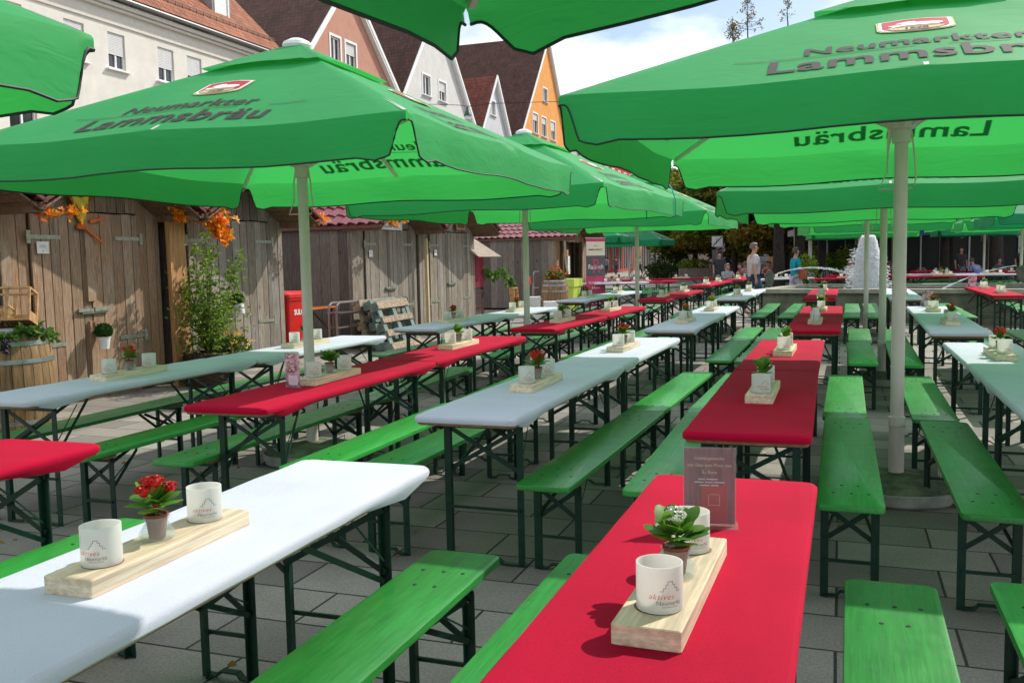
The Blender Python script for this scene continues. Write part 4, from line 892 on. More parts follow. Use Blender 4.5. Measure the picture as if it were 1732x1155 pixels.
# upright posts in front of the joints
for lb, s, t_, h_, w_, m_ in (('broad tan post between the two brown stalls', 9.72, -8.02, 2.12, .30, BEAM), ('slim light batten leaning between the weathered stalls', 17.25, -8.0, 2.0, .07, M('light_batten', (.62, .48, .28), .7, .1, 4, (8, 8, .6)))):
    bm = nb(); box(bm, (0, 0, h_/2), (.06, w_, h_), rx=R(.8)); o = obj('wooden_post', bm, m_, None, False); o.location = P(s, t_); o.rotation_euler = (0, 0, RZ); tag(o, lb, 'post', 'posts before the stalls')
# ------------------------------------------------------------ things in front of the stalls
random.seed(23)
def on_wall(s, z, dx=.07): return P(s, TF+dx, z)
STAVE = M('oak_staves', (.31, .18, .085), .7, .3, 3, (8, 8, .7), .3, 9, island=.12); HOOP = M('barrel_hoop', (.34, .35, .36), .35, .2, 9, metal=.7)
def barrel(label, loc, h=.95, r=.34, group='wooden wine barrels'):
    t = thing('wine_barrel', label, 'barrel', loc, uni(0, 6), group); n = 28
    prof = lambda z: r*(.80+.20*math.sin(PI*min(1, max(0, z/h)))**.8)
    bm = nb()
    for k in range(n):
        a0, a1 = 2*PI*(k+.03)/n, 2*PI*(k+.97)/n; col = []
        for j in range(11):
            z = h*j/10; q = prof(z); col.append([bm.verts.new((q*math.cos(a), q*math.sin(a), z)) for a in (a0, a1)])
        for A, B in zip(col, col[1:]): face(bm, [A[0], A[1], B[1], B[0]])
    for z in (.03, h-.03): lathe(bm, [(prof(z)-.006, z), (prof(z)-.005, z+.001)], n)
    lathe(bm, [(prof(z)-.008, z) for z in [h*i/10 for i in range(11)]], n, mi=1); obj('staves', bm, [STAVE, SOIL], t, angle=60)
    bm = nb()
    for z in (.02, .14, .30, h-.30, h-.14, h-.02):
        z0, z1 = z-.02, z+.02; lathe(bm, [(prof(z0)+.001, z0), (prof(z0)+.005, z0), (prof(z1)+.005, z1), (prof(z1)+.001, z1)], 36, cap0=False, cap1=False)
    obj('hoops', bm, HOOP, t); return t
bl = P(6.42, -7.30); barrel('large oak barrel at the left edge carrying a wine crate', bl, 1.0, .42)
CRW = M('crate_pine', (.55, .32, .14), .65, .2, 4, (4, 4, 4), island=.1)
t = thing('wine_crate', 'tilted open pine crate filled with wood wool on the barrel', 'crate', (bl.x-.05, bl.y-.02, 1.03), RZ+R(32))
bm = nb(); w_, d_, h_ = .62, .24, .31; tl = R(-16)
def fr(x, y, z, sx, sy, sz): box(bm, Matrix.Rotation(tl, 3, 'X') @ Vector((x, y, z)), (sx, sy, sz), rx=tl)
for z in (.012, h_): fr(0, 0, z, w_, d_, .016) if z < .1 else [fr(0, q, z, w_, .03, .018) for q in (-d_/2, d_/2)]
for x in (-w_/2, w_/2):
    for q in (-d_/2, d_/2): fr(x, q, h_/2, .018, .03, h_)
    fr(x, 0, h_, .018, d_, .018); fr(x, 0, .05, .014, d_, .09)
for x in (.12,): fr(x, 0, h_/2, .014, d_, .016); fr(x, -d_/2, h_/2, .03, .014, h_); fr(x, d_/2, h_/2, .03, .014, h_)
fr(0, d_/2, .06, w_, .012, .10); obj('frame', bm, CRW, t, False)
bm = nb()
for _ in range(2400):
    x = uni(-.30, .11); y = uni(-.11, .11); z = .02+rnd()*max(.02, .24-.45*(x+.30)*.9); p = Matrix.Rotation(tl, 3, 'X') @ Vector((x, y, z)); leaf(bm, p, rdir(), .011, uni(.03, .07), .5)
obj('wood_wool', bm, leafmat('wood_wool', (.62, .42, .18), (.85, .68, .38), .3), t, False)
VINE = leafmat('vine_leaf', (.03, .10, .015), (.14, .24, .045), .35)
def garland(label, pts, mat, n, size, cat='garland', name='leaf_garland', spread=.08, group=None, extra=None):
    bm = nb(); pts = [Vector(p) for p in pts]; o = pts[0].copy(); tube(bm, [p-o for p in pts], .005, 5, 1)
    for _ in range(n):
        k = uni(0, len(pts)-1.001); i = int(k); p = pts[i].lerp(pts[i+1], k-i)-o+rdir()*spread*rnd()
        for q in range(3): leaf(bm, p, (rdir()+Vector((0, 0, -.35))), size*uni(.5, .8), size*uni(.8, 1.2), .2)
    ob = obj(name, bm, [mat, M('twig', (.10, .06, .03), .8, .2)]+([extra] if extra else []), None, False); ob.location = o; tag(ob, label, cat, group); return ob
g = garland('vine garland with dark grapes around the top of the left barrel', [bl+Vector((.38*math.cos(a), .38*math.sin(a), .93-.05*math.sin(3*a))) for a in [i*PI/8 for i in range(-9, 5)]], VINE, 120, .085, spread=.07)
bm = nb()
for _ in range(50): ball(bm, (bl.x+.20+uni(-.05, .05), bl.y-.36+uni(-.03, .03), .86+uni(-.07, .05)), .012, 8, 5)
tag(obj('grapes', bm, M('dark_grapes', (.02, .01, .05), .3, .3, 30)), 'bunch of dark grapes hanging in the barrel garland', 'grapes')
# hanging box balls
def box_plant(label, s, z, zb):
    t = thing('hanging_pot', label, 'potted plant', P(s, -8.0, z), RZ+uni(-.2, .2), 'box balls in white hanging buckets')
    bm = nb(); lathe(bm, [(.075, 0), (.105, .19), (.112, .19), (.112, .205), (.100, .205)], 20); obj('bucket', bm, WHITEP, t)
    bm = nb(); cloud(bm, (0, 0, .30), (.135, .135, .125), 1500, .030, shell=.85); ball(bm, (0, 0, .30), .118, 12, 8); obj('foliage', bm, leafmat('box_leaf', (.012, .05, .008), (.05, .13, .02), .15), t, False)
    bm = nb(); tube(bm, [(-.10, 0, .2), (-.13, -.02, .4), (-.10, -.03, zb)], .004, 5); obj('wire', bm, HINGE, t); return t
o = box_plant('box ball in a white bucket hanging left on the brown doors', 8.38, .60, .52); o.scale = (.68,)*3
o = box_plant('box ball in a tilted white bucket hanging on the grey doors', 10.98, .84, .48); o.scale = (.7,)*3; o.rotation_euler = (0, R(-16), RZ)
# maple shrub in a wicker basket with coneflowers
t = thing('maple_shrub', 'tall light green maple shrub in a wicker basket', 'shrub', P(9.80, -7.66), RZ)
bm = nb()
for z in [i*.028 for i in range(15)]: tube(bm, [((.29+.05*z)*math.cos(a), (.29+.05*z)*math.sin(a), z+.012*((k+int(z/.028)) % 2)+.02) for k, a in enumerate([2*PI*j/26 for j in range(26)])], .016, 5, closed=True)
lathe(bm, [(.27, 0), (.29, .36), (.01, .365)], 24); tube(bm, [(-.31, 0, .38), (-.42, 0, .50), (-.38, 0, .54), (-.3, 0, .42)], .012, 6); obj('wicker_basket', bm, M('dark_wicker', (.06, .035, .02), .8, .3, 30), t)
bm = nb(); br = []
for i in range(9):
    a = i*2.4; q = uni(.12, .48) if i else .03; top = uni(1.0, 1.9) if i else 2.02; pts = [Vector((0, 0, .34))]
    for k in range(1, 7): f = k/6; pts.append(Vector((math.cos(a)*q*f+uni(-.02, .02), math.sin(a)*q*f+uni(-.02, .02), .34+(top-.34)*f)))
    br.append(pts); tube(bm, pts, [.014-.0018*k for k in range(7)], 5)
obj('stems', bm, M('shrub_stem', (.12, .09, .04), .8, .2), t)
bm = nb()
for pts in br:
    for _ in range(150):
        k = uni(1.0, 5.9); i = int(k); p = pts[i].lerp(pts[i+1], k-i); zf = (p.z-.34)/1.7; p = p+rdir()*Vector((1, 1, .6)).length*uni(.02, .17-.12*zf)
        d = rdir(); d.z -= .3
        for q in (-.7, 0, .7): leaf(bm, p, Matrix.Rotation(q, 3, 'Z') @ d, .027, .062, .15)
for _ in range(300):
    p = Vector((uni(-.38, .40), uni(-.42, .5), uni(.42, 1.1))); d = rdir()
    for q in (-.7, 0, .7): leaf(bm, p, Matrix.Rotation(q, 3, 'Z') @ d, .022, .052, .15)
obj('foliage', bm, leafmat('maple_leaf', (.10, .20, .02), (.30, .42, .07), .45), t, False)
t = thing('coneflowers', 'yellow coneflowers with dark centres at the foot of the maple', 'flowers', P(10.02, -7.46, .36), RZ); bm = nb()
for _ in range(52):
    c = Vector((uni(-.16, .2), uni(-.2, .2), uni(.08, .34))); nn = (Vector((c.x*.6, c.y*.6, .5))+rdir()*.4).normalized(); ax = nn.orthogonal().normalized()
    for k in range(9): leaf(bm, c, (Matrix.Rotation(2*PI*k/9, 3, nn) @ ax)+nn*.1, .012, .034, .05, 0, nn)
    ball(bm, c+nn*.004, .008, 6, 4, 1)
obj('blossoms', bm, [M('yellow_petals', (.85, .42, .01), .5, .2, 40), SOIL], t, False); bm = nb()
cloud(bm, (0, 0, .10), (.2, .22, .16), 260, .07); obj('leaves', bm, VINE, t, False)
# autumn maple garlands under the roof edges
MAPA = leafmat('autumn_maple_leaf', (.80, .10, .01), (.90, .50, .03), .45)
def lobed(bm, p, size):
    n_ = rdir(); ax = n_.orthogonal().normalized()
    for k in (-1.9, -.95, 0, .95, 1.9): leaf(bm, p, Matrix.Rotation(k, 3, n_) @ ax, size*.28, size*(.62 if abs(k) > 1 else .5+.1*(k == 0)), .1, 0, n_)
def maple(label, a, b, n, size=.10, sp=.12):
    bm = nb(); a = Vector(a); b = Vector(b); tube(bm, [Vector((0, 0, 0)), (b-a)*.5+Vector((0, 0, -.05)), b-a], .004, 5, 1)
    for _ in range(n): lobed(bm, (b-a)*rnd()+rdir()*sp*rnd(), size*uni(.7, 1.2))
    o = obj('maple_garland', bm, [MAPA, M('twig', (.1, .06, .03))], None, False); o.location = a; tag(o, label, 'garland', 'autumn leaf garlands under the stall roofs')
maple('small red orange maple garland at the left stall roof edge', P(7.15, -7.7, 2.10), P(7.7, -7.6, 2.12), 30)
maple('dense orange maple garland above the shrub between the stalls', P(9.4, -7.75, 2.24), P(10.4, -7.75, 2.16), 190, .12, .16)
maple('drooping orange leaf cluster below the middle garland', P(10.15, -7.8, 2.15), P(10.4, -7.8, 1.88), 110, .12, .14)
maple('orange leaf garland behind the big left umbrella pole', P(12.55, -7.75, 2.3), P(13.05, -7.8, 2.22), 40)
maple('fiery orange leaf garland over the white stall sign', P(14.95, -7.62, 2.25), P(15.75, -7.62, 2.42), 70, .11, .1)
maple('golden leaf garland between the two weathered stalls', P(17.15, -7.62, 2.5), P(17.9, -7.62, 2.32), 60, .10, .1)
# clown-like laughing face ornaments
YEL = M('ornament_yellow', (.62, .46, .03), .6, .2, 9); ORN = M('ornament_orange', (.62, .13, .02), .7, .2, 9)
def ornament(label, s, z, sc=1.):
    t = thing('face_ornament', label, 'ornament', P(s, -8.12, z), RZ, 'laughing face ornaments'); t.scale = (sc,)*3
    f = lambda x, y: (.02, x, y); bm = nb()
    prof = [(0, -.28), (.05, -.2), (.10, -.05), (.13, .08), (.13, .18), (.09, .26), (0, .30)]; pts = prof+[(-x, y) for x, y in prof[-2:0:-1]]
    loft(bm, [[(.0, x, y) for x, y in pts], [(.03, x, y) for x, y in pts]]); obj('face', bm, YEL, t, False)
    bm = nb(); ball(bm, (.05, 0, .06), .035, 10, 6, 0)
    for sx in (-1, 1): ball(bm, (.032, sx*.05, .15), .02, 8, 5, 1); ball(bm, (.05, sx*.05, .15), .009, 6, 4, 2)
    tube(bm, [(.034, .08*math.cos(a), -.02+.10*math.sin(a)) for a in [PI*1.1+i*PI*.8/8 for i in range(9)]], .006, 5, 0); obj('features', bm, [M('ornament_red', (.6, .02, .01), .4, .1), WHITEP, BLACK], t)
    bm = nb(); 
    for sx in (-1, 1): cloud(bm, (.01, sx*.16, .12), (.03, .05, .10), 60, .06)
    box(bm, (.02, 0, -.30), (.02, .14, .06)); box(bm, (.02, .22, -.22), (.02, .2, .04), rx=R(12)); bar(bm, (.02, .04, -.32), (.02, .30, -.48), .02, .02); obj('hair_and_bow', bm, ORN, t, False); return t
ornament('yellow laughing face ornament with orange hair above the brown doors', 8.25, 2.30); ornament('small yellow face ornament above the grey brown doors', 10.75, 2.34, .8)
# notes and signs
def note(label, s, z, w_=.13, h_=.12, lines=2):
    t = thing('paper_note', label, 'paper note', on_wall(s, z), RZ, 'small white notes on the stall doors'); bm = nb(); box(bm, (0, 0, 0), (.003, w_, h_)); obj('sheet', bm, WHITEP, t, False)
    bm = nb(); f = lambda x, y: (.0025, x, y)
    for i in range(lines): flat(bm, [(-w_*.3, .02-i*.018), (w_*.25, .02-i*.018), (w_*.25, .024-i*.018), (-w_*.3, .024-i*.018)], f)
    put_text(bm, '21', .03, lambda x, y: (.0025, x, y-.045)); obj('writing', bm, INKG, t, False)
note('white paper note below the hinge of the brown door', 7.72, 1.76, .16, .13); note('white paper note on the door beneath the white sign', 15.12, 1.70); note('white paper note on the door right of the light batten', 18.0, 1.72)
def board(name, label, loc, rz, w_, h_, items, mats, th=.02, cat='sign', group=None, bg=None):
    """flat sign facing local +x; items (text, size, x, y, mat)"""
    t = thing(name, label, cat, loc, rz, group); bm = nb(); box(bm, (0, 0, 0), (th, w_, h_)); obj('board', bm, bg or WHITEP, t, False); bm = nb()
    for it in items:
        if len(it) == 5: put_text(bm, it[0], it[1], (lambda x, y, a=it[2], b_=it[3]: (th/2+.002, x+a, y+b_)), it[4])
        else: x0, x1, y0, y1 = it[0:4]; flat(bm, [(x0, y0), (x1, y0), (x1, y1), (x0, y1)], (lambda x, y: (th/2+.001, x, y)), it[5])
    obj('print', bm, mats, t, False); return t
board('stall_sign', 'white stall sign with red field and black digit three', P(15.85, TF+.09, 2.40), RZ, 1.05, .50, [(.10, .34, -.12, .10, 0, 0), ('3', .26, .43, -.10, 1), ('EE', .10, .22, -.06, 2), ('Neumarkter Vereine', .07, .05, -.21, 1)], [CREST_RED, INKG, WHITEP])
board('stall_sign', 'dark little sign in a pale frame above the right weathered doors', P(19.35, TF+.09, 2.42), RZ, .5, .38, [(-.2, .2, -.14, .14, 0, 0)], [SOFF], bg=BEAM)
# refuse bin
t = thing('wheelie_bin', 'red wheelie bin between the stalls with white lettering', 'bin', P(12.82, -8.5), RZ)
REDP = M('red_plastic', (.60, .015, .012), .4, .1, 4)
bm = nb(); loft(bm, [[(x*.8, y*.8, .06) for x, y in rrect(.50, .54, .05)], [(x, y, .95) for x, y in rrect(.50, .54, .05)], [(x*1.06, y*1.06, .955) for x, y in rrect(.5, .54, .05)], [(x*1.06, y*1.06, .99) for x, y in rrect(.5, .54, .05)]]); obj('body', bm, REDP, t)
bm = nb(); loft(bm, [[(x*1.1, y*1.1, .995) for x, y in rrect(.5, .54, .06)], [(x*1.08, y*1.08, 1.05) for x, y in rrect(.5, .54, .06)], [(x*.8, y*.8, 1.10) for x, y in rrect(.5, .54, .06)]]); tube(bm, [(-.32, -.2, 1.02), (-.36, -.2, 1.05), (-.36, .2, 1.05), (-.32, .2, 1.02)], .015); obj('lid', bm, REDP, t)
bm = nb()
for y in (-.2, .2): lathe_x(bm, (-.2, y, .1), .1, 0, .03, 16); tube(bm, [(-.22, y-.03, .1), (-.22, y+.03, .1)], .1, 16)
obj('wheel', bm, BLACK, t); bm = nb(); put_text(bm, 'SULO', .12, lambda x, y: (.243, x+.05, y+.72), bold=.004); put_text(bm, 'SULO', .12, lambda x, y: (x+.02, -.268, y+.72), bold=.004); obj('lettering', bm, WHITEP, t, False)
# orange folding table, tube trolleys, pallets
t = thing('folding_table', 'orange folding table behind the pole before the stall gap', 'table', P(13.8, -8.62), RZ)
bm = nb(); slab(bm, .5, 1.1, .76, .785, .03, .004); obj('tabletop', bm, M('orange_table_paint', (.62, .17, .03), .4, .1), t); bm = nb()
for y in (-.35, .35):
    for x in (-.2, .2): bar(bm, (x, y, 0), (x, y, .76), .03)
    bar(bm, (-.2, y, .7), (.2, y, .3), .02)
obj('leg', bm, M('rust_brown_steel', (.12, .05, .03), .6, .2), t, False)
CHR = M('pinkish_steel_tube', (.42, .34, .33), .28, .1, 9, metal=.8)
for i, (s, lb) in enumerate(((14.0, 'steel tube trolley frame left of the leaning pallets'), (15.55, 'steel tube trolley frame behind the leaning pallets'))):
    t = thing('tube_trolley', lb, 'trolley', P(s, -8.0, -.10), RZ+R(-3), 'steel trolley frames'); bm = nb()
    for x in (-.05, .10):
        tube(bm, [(x, -.52, .05), (x, -.52, .86), (x, -.50, .93), (x, -.44, .97), (x, .44, .97), (x, .50, .93), (x, .52, .86), (x, .52, .05)], .02, 10)
        for z in (.55, .78): tube(bm, [(x, -.52, z), (x, .52, z)], .016, 8)
    obj('frame', bm, CHR, t); bm = nb(); box(bm, (.03, 0, .80), (.3, 1.02, .012)); obj('shelf', bm, CHR, t, False)
OLDP = M('weathered_pallet_wood', (.36, .27, .19), .9, .35, 5, (5, 5, 5), .4, island=.2); MINT = M('mint_paint_worn', (.15, .22, .205), .85, .3, 6, col2=(.10, .13, .12), island=.2)
def pallet(label, s, t_, lean, mats, rz_=0., zoff=0.):
    r = thing('wooden_pallet', label, 'pallet', P(s, t_, zoff), RZ+R(rz_), 'pallets leaning before the weathered stalls'); r.scale = (1.12,)*3; Mx = Matrix.Rotation(-lean, 4, 'Y')
    def pl(b, y, z, x, sy, sz, sx): c = Mx @ Vector((x, y, z)); box(b, c, (sx, sy, sz), ry=-lean)
    bm = nb()     # pallet stands on its long side, thickness along x
    for z in (.06, .28, .50, .74): pl(bm, 0, z, .06, 1.22, .12 if z in (.06, .74) else .10, .022)
    for z in (.07, .40, .73): pl(bm, 0, z, -.06, 1.22, .10, .022)
    obj('deck_boards', bm, mats[0], r, False); bm = nb()
    for y in (-.55, 0, .55): pl(bm, y, .40, .037, .13, .8, .022); [pl(bm, y, z, -.012, .13, .13, .075) for z in (.07, .40, .73)]
    obj('blocks', bm, mats[1], r, False); return r
pallet('old grey pallet leaning nearest the white table, mint blocks', 14.75, -7.30, R(20), (OLDP, MINT), 4); pallet('mint painted pallet leaning behind the grey one', 14.85, -7.52, R(16), (MINT, MINT), 2); pallet('dark weathered pallet at the back of the leaning stack', 14.8, -7.74, R(12), (OLDP, OLDP), -1)
# striped booth with vines between the stalls
t = thing('striped_booth', 'little wine red booth with striped pitched roof and vines', 'booth', P(20.75, -8.75), RZ)
bm = nb(); planks(bm, -.45, .45, .9, 1.75, .45, .08, .1); 
for z in (1.05, 1.2, 1.35, 1.5, 1.65): box(bm, (0, -.45, z), (.9, .02, .14))
obj('red_boarding', bm, M('wine_red_boards', (.26, .012, .04), .6, .2, 5, island=.15), t, False)
bm = nb(); 
for y in (-.42, .42):
    for x in (-.42, .42): box(bm, (x, y, .9), (.05, .05, 1.8))
for z in [i*.05 for i in range(1, 17)]: box(bm, (0, -.44, z), (.86, .02, .035)); box(bm, (.44, 0, z), (.02, .86, .035))
obj('dark_frame', bm, M('dark_stained_wood', (.06, .02, .015), .7, .2, island=.2), t, False)
bm = nb()
for k in range(28): y0 = -.75+k*.054; bar(bm, (.82, y0+.02, 1.62), (-.1, y0*.9+.02, 2.22), .034, .02, mi=k % 2)
obj('striped_roof', bm, [M('cream_slats', (.58, .50, .38), .7, .1), M('brown_slats', (.26, .18, .13), .7, .1)], t, False)
garland('grape vine leaves hanging below the striped roof', [P(21.1, -8.3, 1.25), P(21.6, -8.15, 1.15), P(22.1, -8.15, 1.3), P(22.6, -8.1, .95), P(22.7, -8.05, .7)], VINE, 90, .13, spread=.12)
t = thing('display_case', 'narrow bottle case of pale wood standing upright beside the booth', 'case', P(22.3, -7.9), RZ+R(-6)); bm = nb()
for y in (-.11, .11): box(bm, (0, y, .45), (.14, .02, .75), rx=R(6))
for z in (.1, .82): box(bm, (0, (.45-z)*.1, z), (.14, .24, .02))
box(bm, (-.06, 0, .45), (.01, .22, .72), rx=R(6)); obj('frame', bm, CRW, t, False)
# barrel with flowers, crates, hand truck, tub, banner
b2 = P(24.1, -7.35); barrel('oak barrel with red flowers beside the lime tub', b2, .97, .38)
t = thing('flower_arrangement', 'red and orange autumn bouquet on the right barrel', 'flowers', (b2.x, b2.y, .98), RZ); bm = nb()
for _ in range(90):
    d = rdir(); d.z = abs(d.z)*.9+.1; p = d*uni(.10, .36); p.z *= 1.15
    for k in range(7): leaf(bm, p, rdir(), .03, .055, .1, 0 if rnd() < .55 else 1)
obj('blossoms', bm, [M('red_dahlia', (.60, .02, .01), .6, .3, 40), M('orange_dahlia', (.70, .26, .06), .6, .3, 40)], t, False); bm = nb(); cloud(bm, (0, 0, .10), (.22, .22, .14), 160, .12); lathe(bm, [(.08, 0), (.12, .1)], 14); obj('leaves', bm, VINE, t, False)
for lb, s, t_, h_, w_ in (('taller white paper crate left of the right barrel', 21.6, -7.15, .62, .34), ('lower white paper crate touching the right barrel', 22.55, -7.0, .46, .36)):
    t = thing('white_crate', lb, 'crate', P(s, t_), RZ+R(20), 'white crates by the barrel'); bm = nb(); box(bm, (0, 0, h_/2), (w_, w_, h_)); box(bm, (w_*.52, .0, h_*.95), (.01, w_*.9, .10), ry=R(-18)); obj('carton', bm, WHITEP, t, False)
    bm = nb(); face(bm, [bm.verts.new((-.04, -w_/2-.003, h_*.62)), bm.verts.new((.06, -w_/2-.003, h_*.62)), bm.verts.new((.01, -w_/2-.003, h_*.44))]); obj('emblem', bm, SOIL, t, False)
t = thing('hand_truck', 'steel hand truck with red grips leaning left of the right barrel', 'hand truck', P(22.9, -7.5), RZ); bm = nb()
tube(bm, [(.0, -.2, .05), (0, -.2, 1.15), (0, -.14, 1.22), (0, .25, 1.22)], .014, 8); tube(bm, [(0, -.2, .8), (0, .2, .8)], .012, 8); obj('frame', bm, CHR, t)
bm = nb(); tube(bm, [(0, -.36, .30), (0, -.36, .56)], .03, 8); box(bm, (0, -.5, 1.0), (.02, .10, .2), rx=R(25)); obj('grip', bm, REDP, t); bm = nb(); tube(bm, [(0, -.36, .56), (0, -.24, .95)], .008, 5); obj('lever', bm, HINGE, t)
t = thing('lime_tub', 'lime green square tub before the open stall', 'tub', P(26.5, -7.75), RZ); LIME = M('lime_plastic', (.50, .62, .10), .5, .06); bm = nb()
loft(bm, [[(x*.82, y*.82, 0) for x, y in rrect(.75, .95, .06)], [(x, y, .72) for x, y in rrect(.75, .95, .06)]]); obj('tub', bm, LIME, t); bm = nb(); loft(bm, [[(x*1.07, y*1.07, .72) for x, y in rrect(.75, .95, .06)], [(x*1.07, y*1.07, .95) for x, y in rrect(.75, .95, .06)]]); obj('rim', bm, LIME, t)
PINKB = M('banner_pink', (.46, .035, .11), .5, .05); BGREY = M('banner_grey', (.075, .075, .08), .5, .05); BCREAM = M('banner_cream', (.62, .55, .42), .5, .04)
t = board('roll_up_banner', 'tall pink, grey and cream promotional banner beside the open stall', P(27.2, -7.0, 1.12), RZ+R(-30), .80, 2.05,
  [(-.4, .4, .50, .92, 0, 0), (-.4, .4, -.12, .50, 0, 1), (-.07, .07, .78, .80, 0, 3), (-.30, -.06, .66, .70, 0, 1), (-.02, .30, .66, .70, 0, 1), ('R', .62, .02, -.02, 2), ('Ratbuch', .20, 0, .10, 4), ('Qualitätsweine', .105, 0, -.34, 4), ('& Kamin', .105, 0, -.50, 4), (-.30, -.10, -.80, -.775, 0, 4), (-.06, .28, -.80, -.775, 0, 4), (-.32, .02, -.88, -.855, 0, 4), (.06, .30, -.88, -.855, 0, 4), (-.18, .18, -.96, -.935, 0, 4)], [BCREAM, BGREY, PINKB, INKG, WHITEP], bg=PINKB, cat='banner')
bm = nb(); box(bm, (0, 0, -1.05), (.22, .84, .06)); box(bm, (0, 0, 1.03), (.03, .84, .03)); obj('cassette', bm, HINGE, t, False)
# hanging light cable tubes and lamp box of the open stall
t = thing('cable_loom', 'silver ventilation cable hanging at the corner of the open stall', 'cable', P(26.95, -7.9, 0), RZ); bm = nb(); tube(bm, [(0, 0, 2.35), (.02, 0, 1.9), (.0, .1, 1.5), (.05, .15, 1.1)], .035, 8); obj('hose', bm, HINGE, t); bm = nb(); box(bm, (.03, .35, 1.35), (.01, .22, .55)); obj('price_list', bm, WHITEP, t, False)
bm = nb(); box(bm, (0, 0, 0), (.1, .14, .2)); o = obj('lantern', bm, BEAM, None, False); o.location = P(27.3, -7.95, 1.72); o.rotation_euler = (0, 0, RZ); tag(o, 'little wooden lantern box on the open stall post', 'lantern')

# ------------------------------------------------------------ fountain
STONE = M('mossy_fountain_concrete', (.20, .20, .155), .9, .35, 2.5, bump=.4, col2=(.07, .075, .05)); FO = Vector((5.75, 21.35, 0)); FA = R(-31)
ft = thing('fountain', 'long low mossy concrete fountain basin behind the tables', 'fountain', FO, FA)
bm = nb(); box(bm, (5.5, .12, .33), (11, .24, .66)); box(bm, (5.5, 3.6, .33), (11, .24, .66)); box(bm, (.12, 1.86, .33), (.24, 3.24, .66)); box(bm, (10.88, 1.86, .33), (.24, 3.24, .66)); obj('basin_wall', bm, STONE, ft, False)
bm = nb()
for c, s_ in (((5.5, .11, .70), (11.1, .36, .09)), ((5.5, 3.6, .70), (11.1, .36, .09)), ((.12, 1.86, .70), (.34, 3.13, .09)), ((10.88, 1.86, .70), (.34, 3.13, .09))): box(bm, c, s_)
obj('coping', bm, M('pale_coping', (.36, .35, .28), .8, .2, 4), ft, False)
bm = nb(); face(bm, [bm.verts.new(p) for p in ((.24, .24, .55), (10.76, .24, .55), (10.76, 3.48, .55), (.24, 3.48, .55))]); wo = obj('water', bm, M('dark_water', (.02, .035, .03), .08, .1, 3, bump=.8, bsc=14, spec=.8), None, False); wo.location = FO; wo.rotation_euler = (0, 0, FA); struct(wo)
def toF(x, y, z): q = Matrix.Rotation(FA, 3, 'Z') @ Vector((x, y, z)); return FO+q
SPRAY = leafmat('white_spray', (.88, .90, .92), (.96, .97, .98), .5)
jc = Vector((8.29, 21.4, .55)); bm = nb()
for _ in range(26000):
    q = rnd()**.8; z = 1.38*(1-q**1.3)*1.0; rr = (.13+.24*q**.75)*math.sqrt(uni(.45, 1)); a = uni(0, 2*PI)
    p = Vector((rr*math.cos(a), rr*math.sin(a), max(0, z+uni(-.03, .03)))); leaf(bm, p, Vector((uni(-.3, .3), uni(-.3, .3), -1)), uni(.010, .022), uni(.02, .06), .5)
for _ in range(900):
    a = uni(0, 2*PI); z = rnd()*1.1; rr = .1+.32*(1-z/1.38)**.6+uni(0, .14); ball(bm, (rr*math.cos(a), rr*math.sin(a), z), uni(.005, .011), 4, 3)
prof = []
for i in range(25):
    z = 1.28*i/24; q = (1-z/1.36)**.77; prof.append((.02+.08*min(1, q*12)+.21*q**.8, z))
lathe(bm, prof, 40, mi=1, cap0=False)
for v in bm.verts:
    if len(v.link_faces) >= 4: v.co += Vector((v.co.x, v.co.y, 0))*uni(-.10, .10)
o = obj('water_jet', bm, [SPRAY, M('white_foam', (.88, .90, .92), .6, .12, 30, bump=1., bsc=25)], None, False); o.location = jc; tag(o, 'white foaming water jet in the middle of the fountain', 'water jet')
def arc(label, a, b, h, n=700, sp=.02):
    bm = nb(); a, b = Vector(a), Vector(b)
    pp = lambda k: a.lerp(b, k)+Vector((0, 0, h*4*k*(1-k)))
    tube(bm, [pp(i/24)-a for i in range(25)], [.010+.008*i/24+.006*math.sin(i*2.1) for i in range(25)], 6)
    for _ in range(n): k = rnd()**.7; p = pp(k)+rdir()*sp*(.4+2.2*k*k)*rnd()-a; ball(bm, p, uni(.003, .009), 4, 3)
    o = obj('water_arc', bm, SPRAY, None, False); o.location = a; tag(o, label, 'water arc', 'arcs of water over the fountain')
BRZ = M('bronze_fin', (.13, .15, .11), .45, .3, 5, metal=.5)
def fin(label, loc, rz, sc=1.):
    r = thing('fountain_spout', label, 'fountain spout', loc, rz, 'bronze leaf shaped spouts'); bm = nb(); pr = [(0, 0), (.10, .02), (.17, .15), (.19, .32), (.15, .48), (.06, .60), (-.02, .62), (-.10, .50), (-.15, .30), (-.10, .1)]
    loft(bm, [[(x*sc, -.035, z*sc) for x, z in pr], [(x*1.08*sc, 0, z*1.02*sc) for x, z in pr], [(x*sc, .035, z*sc) for x, z in pr]]); obj('leaf_blade', bm, BRZ, r, angle=60); bm = nb(); tube(bm, [(.1*sc, 0, .40*sc), (.24*sc, 0, .42*sc)], .02, 8); obj('nozzle', bm, BRZ, r)
fin('bronze leaf spout at the left end of the fountain by the man', (6.55, 23.4, .74), 0, .68); fin('dark bronze leaf spout at the right beyond the red table', (11.55, 20.8, .80), PI*.95, .62); fin('black bronze spout half hidden behind the umbrella poles', (8.35, 19.9, .72), PI*.6, .6)
arc('long white arc of water crossing in front of the walking woman', (6.75, 23.4, 1.05), (9.3, 23.0, .56), .34, 1500, .05); arc('thin arc of water falling leftward from the right spout', (11.4, 20.8, 1.18), (9.2, 20.1, .6), .10, 300, .01)

